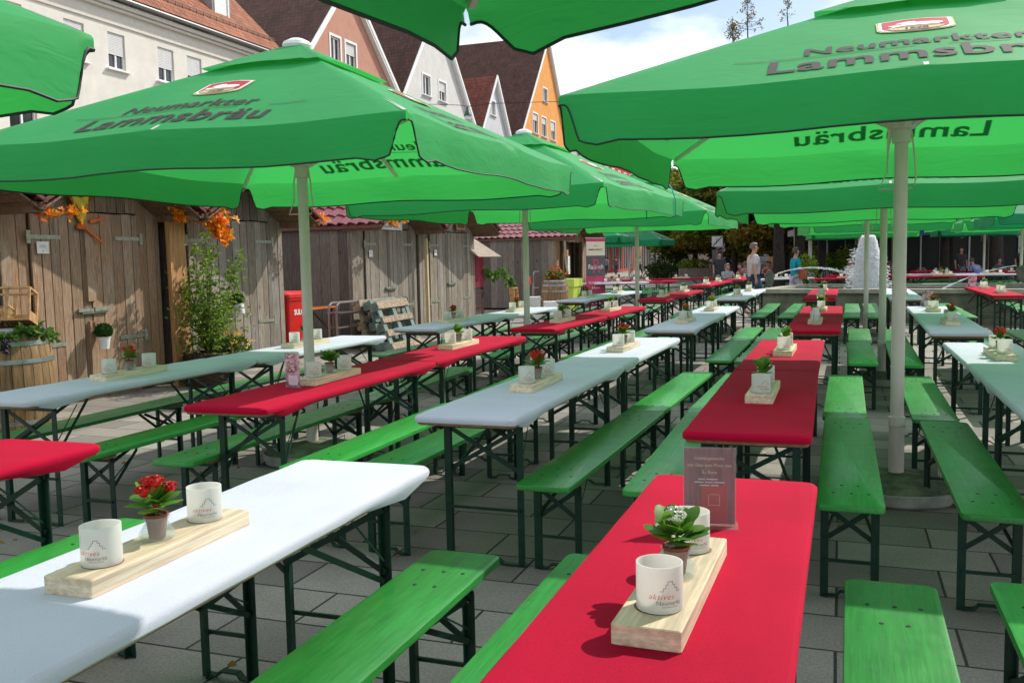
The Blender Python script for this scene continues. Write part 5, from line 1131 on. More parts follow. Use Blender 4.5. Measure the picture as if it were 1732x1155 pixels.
# ------------------------------------------------------------ people
SKIN = M('skin', (.46, .25, .17), .55, .06, 12); SKIND = M('tanned_skin', (.30, .15, .10), .6, .06, 12)
def skin_mesh(name, J, E_, mat, parent, sub=2, root=None):
    keys = list(J); me = bpy.data.meshes.new(name); me.from_pydata([J[k][0] for k in keys], [(keys.index(a), keys.index(b_)) for a, b_ in E_], [])
    me.materials.append(mat); o = bpy.data.objects.new(name, me); C.objects.link(o); o.parent = parent
    md = o.modifiers.new('skin', 'SKIN'); md.use_smooth_shade = True
    sv = me.skin_vertices[0].data
    for i, k in enumerate(keys): sv[i].radius = (J[k][1],)*2; sv[i].use_root = (k == (root or keys[0]))
    s = o.modifiers.new('sub', 'SUBSURF'); s.levels = sub; s.render_levels = sub; return o
def person(label, loc, rz, h=1.72, pose='stand', top=(.5, .5, .5), legs=(.05, .07, .12), hair=(.05, .03, .02), skin=None, female=False, arm=None, group=None, hat=None, detail=True, shirtmat=None, lean=0.):
    r = thing('person', label, 'person', loc, rz, group); k = h/1.75; r.scale = (k, k, k); skin = skin or SKIN; sw = .175 if female else .20
    J = {'pelvis': ((0, 0, .96), .125), 'waist': ((0, .0, 1.10), .115 if female else .125), 'chest': ((0, .0, 1.30), .135 if female else .15), 'base': ((0, -.01, 1.45), .07), 'neck': ((0, .0, 1.51), .052), 'jaw': ((0, .03, 1.575), .066), 'head': ((0, .012, 1.645), .088), 'crown': ((0, .0, 1.70), .068)}
    walk = pose == 'walk'
    for sx, n_ in ((-1, 'l'), (1, 'r')):
        ph = sx*(1 if walk else 0)
        J['sh'+n_] = ((sx*sw, -.01, 1.405), .062); J['el'+n_] = ((sx*(sw+.045), -.03-.06*ph, 1.13), .043); J['wr'+n_] = ((sx*(sw+.05), .07-.12*ph, .90), .028); J['pm'+n_] = ((sx*(sw+.045), .10-.13*ph, .825), .034)
        J['hp'+n_] = ((sx*.095, 0, .90), .098); J['kn'+n_] = ((sx*.10, .04+.14*ph, .50), .064); J['an'+n_] = ((sx*.10, -.02+.20*ph, .09+(.04 if ph < 0 else 0)), .043); J['to'+n_] = ((sx*.11, .15+.20*ph, .035), .035)
        if arm == 'front': J['el'+n_] = ((sx*(sw+.03), .05, 1.14), .043); J['wr'+n_] = ((sx*.10, .24, 1.08), .028); J['pm'+n_] = ((sx*.045, .30, 1.08), .033)
    if pose == 'sit':
        dz = -.46
        for q in list(J):
            p, rr = J[q]
            if q[:2] in ('kn', 'an', 'to'): sx = -1 if q[2] == 'l' else 1; J[q] = ({'kn': (sx*.12, .46, .52), 'an': (sx*.12, .42, .10), 'to': (sx*.12, .56, .04)}[q[:2]], rr)
            else: J[q] = ((p[0], p[1]+lean*max(0, p[2]-.96), p[2]+dz), rr)
        for n_, sx in (('l', -1), ('r', 1)): J['el'+n_] = ((sx*.24, .14, .74), .043); J['wr'+n_] = ((sx*.14, .36, .80), .028); J['pm'+n_] = ((sx*.10, .43, .80), .033)
    E_ = [('pelvis', 'waist'), ('waist', 'chest'), ('chest', 'base'), ('base', 'neck'), ('neck', 'jaw'), ('jaw', 'head'), ('head', 'crown')]
    for n_ in 'lr': E_ += [('chest', 'sh'+n_), ('sh'+n_, 'el'+n_), ('el'+n_, 'wr'+n_), ('wr'+n_, 'pm'+n_), ('pelvis', 'hp'+n_), ('hp'+n_, 'kn'+n_), ('kn'+n_, 'an'+n_), ('an'+n_, 'to'+n_)]
    if detail:
        for n_, sx in (('l', -1), ('r', 1)):
            p = Vector(J['pm'+n_][0]); d = (p-Vector(J['wr'+n_][0])).normalized(); side = d.cross(Vector((1, 0, 0))).normalized()
            for i in range(4):
                a = p+d*.03+side*(i-1.5)*.019; J['f%d%s' % (i, n_)] = (tuple(a), .0085); J['g%d%s' % (i, n_)] = (tuple(a+d*(.055-.006*abs(i-1.3))+Vector((-sx*.018, 0, 0))), .007); E_ += [('pm'+n_, 'f%d%s' % (i, n_)), ('f%d%s' % (i, n_), 'g%d%s' % (i, n_))]
            a = p+side*.04; J['th'+n_] = (tuple(a+d*.015), .010); J['ti'+n_] = (tuple(a+side*.012+d*.045), .008); E_ += [('pm'+n_, 'th'+n_), ('th'+n_, 'ti'+n_)]
    skin_mesh('body', J, E_, skin, r)
    tm = shirtmat or M('cloth_%d_%d_%d' % tuple(int(c*99) for c in top), top, .85, .12, 9, bump=.3, bsc=20); lm = M('cloth_%d_%d_%d' % tuple(int(c*99) for c in legs), legs, .85, .12, 9, bump=.3, bsc=20)
    G = lambda q, f: (J[q][0], J[q][1]+f)
    mid = lambda a, b_, f, rr: (tuple(Vector(J[a][0]).lerp(Vector(J[b_][0]), f)), rr)
    T = {'waist': G('waist', .030), 'pelvis': (tuple(Vector(J['pelvis'][0])+Vector((0, 0, -.02))), J['pelvis'][1]+.030), 'chest': G('chest', .016), 'base': G('base', .012)}; TE = [('waist', 'pelvis'), ('waist', 'chest'), ('chest', 'base')]
    for n_ in 'lr': T['sh'+n_] = G('sh'+n_, .016); T['mu'+n_] = mid('sh'+n_, 'el'+n_, .75, .066); TE += [('chest', 'sh'+n_), ('sh'+n_, 'mu'+n_)]
    skin_mesh('shirt', T, TE, tm, r)
    if legs:
        T = {'pelvis': G('pelvis', .012)}; TE = []
        for n_ in 'lr': T['hp'+n_] = G('hp'+n_, .016); T['kn'+n_] = G('kn'+n_, .022); T['an'+n_] = G('an'+n_, .022); TE += [('pelvis', 'hp'+n_), ('hp'+n_, 'kn'+n_), ('kn'+n_, 'an'+n_)]
        skin_mesh('trousers', T, TE, lm, r)
    hd = Vector(J['head'][0]); hm = M('hair_%d_%d' % (int(hair[0]*99), int(hair[2]*99)), hair, .7, .3, 30, bump=.6); bm = nb()
    if hat is None:
        for ring in range(9):
            th = PI*(.03+.50*ring/8); 
            pass
        bmesh.ops.create_uvsphere(bm, u_segments=16, v_segments=10, radius=1)
        for v in list(bm.verts):
            if v.co.y > .35 and v.co.z < .55 or v.co.z < (-.75 if female else -.45): bm.verts.remove(v)
        for v in bm.verts: v.co = Vector((v.co.x*.098, v.co.y*.112-.008, v.co.z*.112+.012))*(1+.05*math.sin(v.co.x*17+v.co.z*13))+hd
        obj('hair', bm, hm, r, angle=80)
    else:
        lathe(bm, [(.20, .03), (.11, .045), (.10, .12), (.06, .14)], 18, hd); obj('hat', bm, M('straw_hat', hat, .8, .2, 30), r)
    if detail:
        bm = nb(); leaf(bm, hd+Vector((0, .09, .005)), Vector((0, .35, -1)), .022, .038, .6); ball(bm, hd+Vector((0, .103, -.022)), .012, 6, 4)
        for sx in (-1, 1): ball(bm, hd+Vector((sx*.092, -.005, -.01)), .018, 6, 5)
        obj('nose_and_ears', bm, skin, r, angle=80); bm = nb()
        for sx in (-1, 1): ball(bm, hd+Vector((sx*.033, .088, .012)), .010, 6, 4)
        box(bm, hd+Vector((0, .092, -.05)), (.04, .008, .006)); obj('eyes_and_mouth', bm, BLACK, r)
    return r
check = M('checked_shirt', (.46, .43, .42), .85, .2, 90, col2=(.33, .30, .31), thr=(.42, .55))
mn = person('older man with sunglasses, light checked shirt and jeans walking right', (6.22, 23.6, 0), R(-82), 1.84, 'walk', hair=(.17, .14, .12), legs=(.045, .07, .14), shirtmat=check)
bm = nb(); [lathe_x(bm, (0, 0, 0), .001)]; 
for sx in (-1, 1): box(bm, (sx*.035, .105, 1.655), (.05, .006, .032)); bar(bm, (sx*.06, .105, 1.66), (sx*.095, .0, 1.66), .006)
obj('sunglasses', bm, BLACK, mn, False)
wm = person('woman with short grey hair in turquoise blouse and pale trousers walking right', (7.85, 25.4, 0), R(-85), 1.72, 'walk', top=(.0, .30, .38), hair=(.09, .07, .06), legs=(.55, .52, .60), female=True, arm='front')
t = thing('shoulder_bag', 'rust brown bag carried at the hip of the turquoise woman', 'bag', (7.95, 25.05, .98), R(-85)); bm = nb(); loft(bm, [[(x, y, z) for x, z in rrect(.34, .26, .05)] for y in (-.05, -.04, .04, .05)]); obj('pouch', bm, M('rust_leather', (.36, .09, .04), .6, .2), t)
seats = [('grey haired man in grey shirt seated at the far red tables', (7.9, 33.6), 200, 'sit', (.30, .31, .34), (.40, .40, .38), 0), ('auburn haired woman leaning forward at the far red tables', (8.75, 34.4), 130, 'sit', (.35, .10, .12), (.16, .045, .02), .5),
 ('dark haired man standing behind the seated grey shirt man', (8.6, 38), 180, 'stand', (.04, .04, .05), (.02, .015, .01), 0), ('person in a pink top seated behind the auburn woman', (9.5, 37), 190, 'sit', (.45, .12, .2), (.1, .05, .03), .1),
 ('person in white shirt and straw hat seated by the red cafe table', (13.3, 36), 175, 'sit', (.72, .72, .72), (.2, .1, .05), 0), ('dark haired person in black seated with back to the fountain', (12.1, 38.5), 20, 'sit', (.03, .03, .03), (.02, .015, .01), 0),
 ('woman in red seated left of the person in black', (11.2, 40), 150, 'sit', (.4, .05, .05), (.12, .05, .03), 0), ('reddish haired woman chatting at the cafe table', (10.7, 42), 210, 'sit', (.5, .4, .38), (.22, .08, .04), 0), ('person in beige seated beside the tree trunk', (11.7, 42), 120, 'sit', (.5, .45, .35), (.08, .05, .03), 0),
 ('woman in a black top standing before the cafe entrance', (18.8, 38.5), 170, 'stand', (.02, .02, .022), (.05, .02, .02), 0), ('person in bright blue shirt seated in the cafe shade', (17.2, 41), 30, 'sit', (.07, .22, .55), (.3, .25, .2), 0), ('person in light blue bending over a red cafe table', (18.3, 36), 10, 'sit', (.14, .22, .52), (.1, .06, .04), .7),
 ('man in black standing at the far right of the cafe', (21.6, 39), 175, 'stand', (.02, .02, .02), (.25, .1, .06), 0), ('man in dark clothes seated right of the black topped woman', (19.6, 37), 190, 'sit', (.05, .04, .05), (.03, .02, .02), 0), ('person in beige seated at the centre of the cafe', (18.0, 43), 160, 'sit', (.3, .27, .2), (.2, .12, .06), 0),
 ('pale shirted person seated far back left in the cafe', (15.4, 42), 190, 'sit', (.45, .42, .40), (.1, .07, .05), 0), ('dark shirted person behind the water jet', (12.9, 31.5), 10, 'sit', (.05, .045, .05), (.05, .03, .02), 0),
 ('woman in grey walking past the red shopfront', (8.7, 84), 20, 'walk', (.20, .20, .24), (.02, .015, .015), 0), ('man in dark grey walking beside her by the shops', (9.7, 85), 10, 'walk', (.10, .10, .11), (.03, .02, .02), 0), ('person in red top by the shop pillar', (7.6, 86), 60, 'stand', (.45, .04, .04), (.04, .03, .02), 0), ('person in white and red beside the bicycles', (11.5, 82), 90, 'walk', (.62, .58, .58), (.2, .1, .06), 0), ('pedestrian in pale pink near the dark tree by the shops', (14.4, 80), 120, 'walk', (.5, .32, .32), (.1, .06, .04), 0)]
for lb, (x, y), a, ps, tp, hr, ln in seats:
    person(lb, (x, y, 0), R(a), 1.7, ps, tp, (.05, .05, .07), hr, female='woman' in lb, group='guests and passers-by in the background', hat=(.32, .16, .08) if 'hat' in lb else None, detail=False, lean=ln, skin=SKIND if 'black' in lb else None)
# cafe chairs and small tables
CH = M('cafe_chair_metal', (.30, .31, .32), .4, .1, metal=.6)
def chair(label, x, y, a):
    t = thing('cafe_chair', label, 'chair', (x, y, 0), R(a), 'cafe chairs'); bm = nb(); slab(bm, .42, .42, .44, .46, .04, .004); obj('seat', bm, CH, t)
    bm = nb(); tube(bm, [(-.2, -.2, .45), (-.2, -.25, .80), (-.14, -.26, .88), (.14, -.26, .88), (.2, -.25, .80), (.2, -.2, .45)], .012, 6)
    for i in range(5): tube(bm, [(-.14+.07*i, -.21, .46), (-.14+.07*i, -.255, .87)], .006, 5)
    obj('backrest', bm, CH, t)
    for sx in (-1, 1):
        for sy in (-1, 1): bm = nb(); tube(bm, [(sx*.19, sy*.19, .44), (sx*.21, sy*.22, 0)], .011, 6); obj('leg', bm, CH, t)
def ctable(label, x, y, c, a=0):
    t = thing('cafe_table', label, 'table', (x, y, 0), R(a), 'small cafe tables'); bm = nb(); slab(bm, .72, .72, .72, .75, .04, .004); obj('tabletop', bm, BOARD, t); bm = nb(); lathe(bm, [(.22, 0), (.2, .02), (.03, .03), (.03, .72)], 14); obj('pedestal', bm, BLACK, t)
    bm = nb(); slab(bm, .78, .78, .66, .762, .05, .01); o = obj('cafe_cloth', bm, RED if c == 'red' else WHITE); o.location = (x, y, 0); o.rotation_euler = (0, 0, R(a)); tag(o, c+' cloth on the '+label, 'tablecloth', 'cloths on the cafe tables')
for i, (lb, x, y, c) in enumerate((('small cafe table nearest behind the fountain', 11.6, 32.6, 'red'), ('raised cafe table before the hatted person', 12.4, 34.6, 'red'), ('cafe table left beneath the dark pavilion', 16.2, 39, 'red'), ('cafe table in the middle of the pavilion', 17.6, 39.3, 'red'), ('cafe table right of the blue shirt', 19.0, 35.4, 'red'), ('cafe table deep in the pavilion shade', 16.6, 43.5, 'red'), ('cafe table at the far right edge', 21.5, 36.5, 'red'))): ctable(lb, x, y, c, 15*i)
for i, (lb, x, y, a) in enumerate((('wire chair left of the red table behind the fountain', 10.8, 32.4, -80), ('wire chair right of the red table behind the fountain', 12.3, 32.2, 95), ('wire chair with its back to the fountain', 11.6, 33.6, 180), ('wire chair before the hatted person', 13.2, 34.1, 60), ('wire chair left in the pavilion', 15.2, 38.6, -80), ('wire chair at the front of the pavilion', 16.6, 37.6, 10), ('wire chair near the woman in black', 18.2, 37.6, 40), ('wire chair at the right of the pavilion', 20.3, 37.6, -30))): chair(lb, x, y, a)

# ------------------------------------------------------------ trees and plants
BARK = M('dark_bark', (.045, .035, .028), .95, .35, 5, (6, 6, 1), .8, 12)
LIN = leafmat('linden_leaf', (.045, .09, .012), (.27, .28, .035), .45); LIN2 = leafmat('autumn_linden_leaf', (.06, .09, .012), (.34, .22, .03), .35)
def crown_mesh(name, seed, rx, rz_, ncl, nl, size):
    random.seed(seed); bm = nb()
    for _ in range(ncl):
        d = rdir(); k = uni(.35, 1.0); c = Vector((d.x*rx*k, d.y*rx*k, d.z*rz_*k)); cr_ = uni(.5, 1.15)*rx*.26
        for _ in range(nl):
            q = rdir()*cr_*rnd()**.5; q.z *= .62; leaf(bm, c+q, rdir()+Vector((0, 0, -.4)), size*uni(.5, .8), size*uni(.8, 1.3), .25)
    me = bpy.data.meshes.new(name); bm.to_mesh(me); bm.free(); return me
CM = [crown_mesh('crown', 5, 4.2, 3.9, 85, 200, .38), crown_mesh('crown', 6, 4.0, 4.2, 80, 200, .36)]
for i, me in enumerate(CM): me.materials.append((LIN, LIN2)[i])
def tree(label, x, y, hb, hc, sc=1., tr=.2, kind=0, szc=None, name='linden_tree', lean=0.):
    t = thing(name, label, 'tree', (x, y, 0), uni(0, 6), 'trees around the square'); bm = nb()
    tube(bm, [(0, 0, 0), (.02, .03, hb*.5), (lean, 0, hb), (lean, .1, hc)], [tr*1.25, tr, tr*.85, tr*.35], 12); obj('trunk', bm, BARK, t); bm = nb()
    for i in range(9):
        a = i*2.4+rnd(); q = uni(1.4, 3.0)*sc; z = uni(hb*.8, hc); tube(bm, [(lean, 0, z-.5), (math.cos(a)*q*.5+lean, math.sin(a)*q*.5, z+.5), (math.cos(a)*q+lean, math.sin(a)*q, z+1.4)], [tr*.4, tr*.25, .03], 7)
    obj('limbs', bm, BARK, t); o = bpy.data.objects.new('crown', CM[kind]); C.objects.link(o); o.parent = t; o.location = (lean, 0, hc); s_ = szc or (sc, sc, sc); o.scale = s_
tree('tree with thick dark trunk right of the walking man', 11.45, 39.3, 4.0, 6.6, .95, .22, 0, (.95, .95, .80))
tree('tree with dark trunk directly behind the turquoise woman', 13.2, 42.3, 4.3, 7.0, .95, .22, 1, (.95, .95, .80))
tree('slender dark trunked tree left of the grey awning', 15.0, 44.5, 4.6, 8.2, .9, .19, 0)
tree('broad tree behind the traffic sign at the street', 14.6, 60, 2.6, 4.9, 1.0, .2, 0, (1.1, 1.1, .8)); tree('yellowing tree between the traffic sign and the walking man', 15.6, 52.5, 2.4, 4.9, .8, .2, 1, (.85, .85, .8))
tree('dark tree behind the planters near the shops', 15.0, 75, 3, 5.4, 1.1, .22, 0, (1.2, 1.2, .85)); tree('yellowish tree behind the planters', 17.8, 70, 3.0, 5.6, 1.1, .25, 1, (1.2, 1.2, .85)); tree('distant bushy tree behind the walking man', 24.0, 85, 2.2, 4.6, 1, .2, 1, (1.3, 1.3, .9)); tree('distant olive tree left of the bus stop sign', 26, 72, 2, 4.6, 1, .2, 1, (.8, .8, .8)); tree('distant tree behind the turquoise woman', 30.5, 80, 2, 4.5, 1, .2, 1, (1, 1, .8))
tree('dark tree over the left end of the pavilion', 18.3, 48, 4, 7.5, 1.1, .2, 0); tree('dark trunk standing in the cafe behind the woman in black', 20.0, 42.5, 4.2, 8, 1.1, .17, 0); tree('thick dark trunk right of the orange sign', 21.6, 41, 4.2, 8, 1.1, .26, 0); tree('dark tree beyond the right edge of the cafe', 25.5, 44, 4, 7.5, 1.2, .2, 0); tree('dark tree behind the cafe roof', 23, 54, 4, 8, 1.3, .25, 0)
# sparse top shoots above the nearest trees
def shoot(label, x, y, z, h_, n, sp):
    bm = nb(); tube(bm, [(0, 0, -3.5), (.05, 0, -h_*.3), (0, 0, h_*.5), (.1, 0, h_)], [.06, .04, .02, .008], 6, 1)
    for i in range(n):
        k = rnd(); a = uni(0, 2*PI); r_ = sp*uni(.2, 1); b0 = Vector((0, 0, h_*k)); e = b0+Vector((math.cos(a)*r_*(1.1-k), math.sin(a)*r_*(1.1-k), uni(.0, .4))); tube(bm, [b0, e], .008, 4, 1)
        for _ in range(9): leaf(bm, e+rdir()*.2*rnd(), rdir(), .07, .11, .2)
    o = obj('tall_shoot', bm, [LIN2, BARK], None, False); o.location = (x, y, z); tag(o, label, 'tree', 'thin tree tops above the big umbrella')
shoot('thin twiggy tree top rising against the cloud', 13.3, 52, 13.9, 1.9, 46, 1.0); shoot('small leafy tree tip right of the twiggy top', 16.7, 56, 15.4, 1.1, 18, .5); shoot('dense low tree tip left of the twiggy top', 12.5, 52, 13.2, .9, 40, .6)
def planter(label, s, t_, w_, mat):
    r = thing('concrete_planter', label, 'planter', P(s, t_), RZ+R(14), 'concrete planters by the street'); bm = nb(); box(bm, (0, 0, .38), (w_, 1.0, .72)); box(bm, (0, 0, .04), (w_*.9, .8, .08)); obj('trough', bm, M('pinkish_concrete', (.30, .25, .22), .85, .1, 4), r, False)
    bm = nb(); cloud(bm, (-w_*.1, 0, .95), (w_*.46, .5, .42), 900, .16); obj('foliage', bm, mat, r, False)
planter('left concrete planter with light green foliage', 66, -9.35, 3.0, leafmat('light_foliage', (.08, .17, .01), (.30, .42, .04), .4)); planter('right concrete planter with grey green bush', 64.8, -7.2, 2.2, leafmat('grey_foliage', (.06, .09, .05), (.16, .20, .12), .3))
def bush(label, x, y, r_, h_, mat, n=1600, sz=.16, z=0, name='bush'):
    bm = nb(); cloud(bm, (0, 0, h_*.5), (r_, r_, h_*.52), n, sz, shell=.3); o = obj(name, bm, mat, None, False); o.location = (x, y, z); tag(o, label, 'bush', 'bushes in the background')
DKF = leafmat('dark_foliage', (.012, .035, .008), (.05, .11, .02), .25); BRF = leafmat('bright_foliage', (.10, .22, .01), (.34, .46, .04), .4)
bush('dark green bush left of the planters', 11.9, 69, 1.5, 2.6, DKF); bush('bright green shrub above the dark bush', 12.6, 72, .7, 3.6, BRF, 700); bush('low dark bush at the street edge', 10.8, 67, 1.2, 1.1, DKF)
bush('bright potted bush between the tree trunks', 12.2, 38, .45, 1.55, BRF, 700, .13); bush('pale green bush behind the seated guests', 16.5, 50, 1.1, 1.9, BRF, 1200); bush('yellow green bush right of the slender trunk', 18.6, 50, 1.3, 2.0, BRF, 1200); bush('dark hedge at the back of the car park', 26, 62, 4, 2.2, DKF, 2500, .2)

# ------------------------------------------------------------ street furniture, cars, cafe
STM = M('sign_pole_steel', (.30, .31, .32), .4, .1, metal=.6)
def psign(label, x, y, h_, w_, hh, items, mats, bg=None, rz=R(-90), group=None):
    t = board('traffic_sign', label, (x, y, h_), rz, w_, hh, items, mats, .03, 'traffic sign', group, bg); bm = nb(); tube(bm, [(-.03, 0, -h_), (-.03, 0, hh/2)], .03, 8); obj('sign_pole', bm, STM, t); return t
t = psign('square grey sign with a crossed out letter P', 12.1, 54, 2.40, .62, .62, [('P', .42, 0, -.14, 0), (-.29, .29, -.295, -.285, 0, 0), (-.29, .29, .285, .295, 0, 0)], [STM], M('sign_grey', (.88, .87, .85), .6, .05))
bm = nb(); bar(bm, (.022, -.27, -.27), (.022, .27, .27), .004, .05); obj('diagonal_bar', bm, BLACK, t, False)
t = psign('grey panel below the crossed out parking sign', 12.14, 54.15, 1.45, .62, .95, [], [STM], M('panel_grey', (.16, .16, .17), .6, .1))
psign('tall bus stop style sign between the tree trunks', 15.7, 50, 3.1, .55, .95, [(-.14, .14, .12, .36, 0, 0)], [M('sign_green', (.02, .25, .05), .5, 0)], M('sign_cream', (.60, .60, .52), .6, .05))
t = psign('red and white striped warning board by the planters', 11.3, 50, .62, .26, .9, [], [STM], WHITEP); bm = nb()
for k in range(3): bar(bm, (.018, -.12, -.34+k*.28), (.018, .12, -.18+k*.28), .004, .10)
obj('red_stripes', bm, REDP, t, False)
def car(label, x, y, a, col):
    t = thing('parked_car', label, 'car', (x, y, 0), R(a), 'parked cars'); PA = M('car_paint_%d' % int(col[0]*100), col, .25, .03, 3, coat=.8)
    side = [(-2.1, .35), (-2.15, .75), (-1.9, .95), (-1.35, 1.0), (-.75, 1.42), (.65, 1.46), (1.35, 1.02), (2.0, .88), (2.15, .6), (2.1, .33)]
    bm = nb(); loft(bm, [[(x_*.97, -.84, .05+z*.95) for x_, z in side], [(x_, -.80 if z < 1.1 else -.66, z) for x_, z in side], [(x_, .80 if z < 1.1 else .66, z) for x_, z in side], [(x_*.97, .84, .05+z*.95) for x_, z in side]]); obj('body', bm, PA, t, angle=50)
    bm = nb()
    for sy in (-1, 1): flat(bm, [(-1.2, 1.03), (-.75, 1.36), (.6, 1.40), (1.15, 1.05)], lambda u_, v_: (u_, sy*(.845 if v_ < 1.1 else .80), v_))
    face(bm, [bm.verts.new(p) for p in ((1.36, -.62, 1.04), (1.36, .62, 1.04), (.70, .6, 1.45), (.70, -.6, 1.45))]); face(bm, [bm.verts.new(p) for p in ((-1.38, -.62, 1.04), (-1.38, .62, 1.04), (-.80, .6, 1.43), (-.80, -.6, 1.43))]); obj('windows', bm, GLASS, t, False)
    for wx in (-1.3, 1.3):
        for sy in (-1, 1): bm = nb(); tube(bm, [(wx, sy*.72, .31), (wx, sy*.88, .31)], .31, 18); w2 = obj('wheel', bm, BLACK, t); bm = nb(); tube(bm, [(wx, sy*.86, .31), (wx, sy*.89, .31)], .19, 14); obj('rim', bm, STM, w2)
    for sy in (-1, 1): bm = nb(); box(bm, (2.06, sy*.62, .70), (.12, .28, .13)); obj('headlight', bm, WHITEP, t); bm = nb(); box(bm, (-2.1, sy*.62, .78), (.1, .24, .14)); obj('tail_light', bm, REDP, t)
car('silver parked car left of the walking man', 18.5, 70, 20, (.55, .56, .58)); car('white parked car seen behind the walking man', 19.6, 66, 100, (.75, .75, .76)); car('white parked car between man and tree trunk', 22.2, 71, 60, (.78, .78, .78)); car('blue parked car behind the seated guests', 22, 58, 80, (.08, .2, .42)); car('dark parked car beside the blue one', 25, 59, 85, (.03, .03, .035))
def bike(label, x, y, a):
    t = thing('bicycle', label, 'bicycle', (x, y, 0), R(a), 'bicycles before the shops'); 
    for wx in (-.52, .52):
        bm = nb(); tube(bm, [(wx+.34*math.cos(q), 0, .34+.34*math.sin(q)) for q in [2*PI*i/20 for i in range(20)]], .018, 5, closed=True); [tube(bm, [(wx, 0, .34), (wx+.33*math.cos(q), 0, .34+.33*math.sin(q))], .003, 3) for q in [2*PI*i/10 for i in range(10)]]; obj('wheel', bm, BLACK, t)
    bm = nb()
    for a_, b_ in (((-.52, 0, .34), (-.18, 0, .82)), ((-.18, 0, .82), (.36, 0, .86)), ((-.52, 0, .34), (-.08, 0, .30)), ((-.08, 0, .30), (.36, 0, .80)), ((-.08, 0, .3), (-.18, 0, .9)), ((.36, 0, .95), (.52, 0, .34))): tube(bm, [a_, b_], .016, 6)
    tube(bm, [(.25, -.28, 1.02), (.36, 0, .98), (.25, .28, 1.02)], .014, 6); obj('frame', bm, STM, t); bm = nb(); box(bm, (-.2, 0, .93), (.26, .12, .05)); obj('saddle', bm, BLACK, t, False)
for i, (x, y) in enumerate(((9.9, 76), (10.7, 77), (11.6, 76.5), (12.3, 78))): bike(['leftmost bicycle before the red house', 'second bicycle from the left before the red house', 'third bicycle, nearest the sand coloured shops', 'rightmost bicycle beneath the dark umbrella'][i], x, y, 70+15*i)
# cafe pavilion at right
GLASS2 = M('shaded_cafe_glass', (.012, .012, .012), .3, .3, 2, spec=.25); CW = M('dark_cafe_wall', (.035, .03, .028), .7, .2, 2); r = thing('cafe_building', 'long low dark cafe with white fascia and glass front at right', 'building', (30, 50, 0), R(-14)); bm = nb()
wall = [(-14, 0), (16, 0), (16, 6.2), (-14, 6.2)]; hs = [(-13.2+i*2.5, -11.2+i*2.5, .3, 2.6) for i in range(11)]; wall_with_holes(bm, wall, hs, 0, .25)
for y in (-14, 16): face(bm, [bm.verts.new(p) for p in ((0, y, 0), (-9, y, 0), (-9, y, 6.2), (0, y, 6.2))])
bmesh.ops.rotate(bm, verts=bm.verts, cent=(0, 0, 0), matrix=Matrix.Rotation(R(-90), 3, 'Z')); obj('wall', bm, CW, r, False)
for y0, y1, z0, z1 in hs: bm = nb(); box(bm, ((y0+y1)/2, .22, (z0+z1)/2), (y1-y0, .02, z1-z0)); f = obj('window', bm, GLASS2, r, False); bm = nb(); [box(bm, (q, .12, (z0+z1)/2), (.08, .08, z1-z0)) for q in (y0, (y0+y1)/2, y1)]; obj('frame', bm, WHITEP, f, False)
bm = nb(); box(bm, (0, 4.4, 6.3), (30.5, 9.6, .25)); obj('roof', bm, CW, r, False)
t = thing('shop_fascia', 'long cream fascia board above the cafe entrance', 'sign', (20.6, 45.0, 2.88), R(0)); bm = nb(); box(bm, (-.8, 0, 0), (1.05, .12, .42)); box(bm, (1.55, 0, 0), (3.0, .12, .42)); obj('board', bm, M('cream_fascia', (.50, .49, .45), .6, .05), t, False)
t = thing('orange_sign', 'small orange hanging sign with dark emblem', 'sign', (21.95, 44.3, 3.05), 0); bm = nb(); box(bm, (0, 0, 0), (.48, .08, .60)); obj('board', bm, M('orange_sign_face', (.75, .28, .02), .5, .05), t, False); bm = nb(); f = lambda x, z: (x, -.045, z); flat(bm, [(-.14, -.06), (.14, -.06), (.14, -.03), (-.14, -.03)], f); flat(bm, [(-.08, .0), (.08, .0), (0, .13)], f); obj('emblem', bm, SOIL, t, False)
bm = nb(); r = thing('dark_pavilion', 'dark shingled pavilion roof on posts in the cafe garden', 'pavilion', (18.6, 46, 0), R(-10))
for sx in (-1, 1): slope(bm, (sx*4.2, -3, 3.1), (sx*4.2, 3, 3.1), (0, 3, 4.3), (0, -3, 4.3), .12)
obj('roof', bm, roofmat('dark_shingles', (.09, .075, .07)), r, False)
for x in (-3.9, 3.9):
    for y in (-2.7, 2.7): bm = nb(); box(bm, (x, y, 1.55), (.14, .14, 3.1)); obj('post', bm, WHITEP if x < 0 else BARK, r, False)
awning('pale grey awning sloping down left of the water jet', 0, 0, 4.2, 3.2, 2.0, GREYA, R(-160)).location = (15.9, 43, 0)
awning('dark teal awning along the front of the cafe', 0, 0, 6.5, 3.15, 2.2, TEAL, R(-100)).location = (18.2, 44, 0)
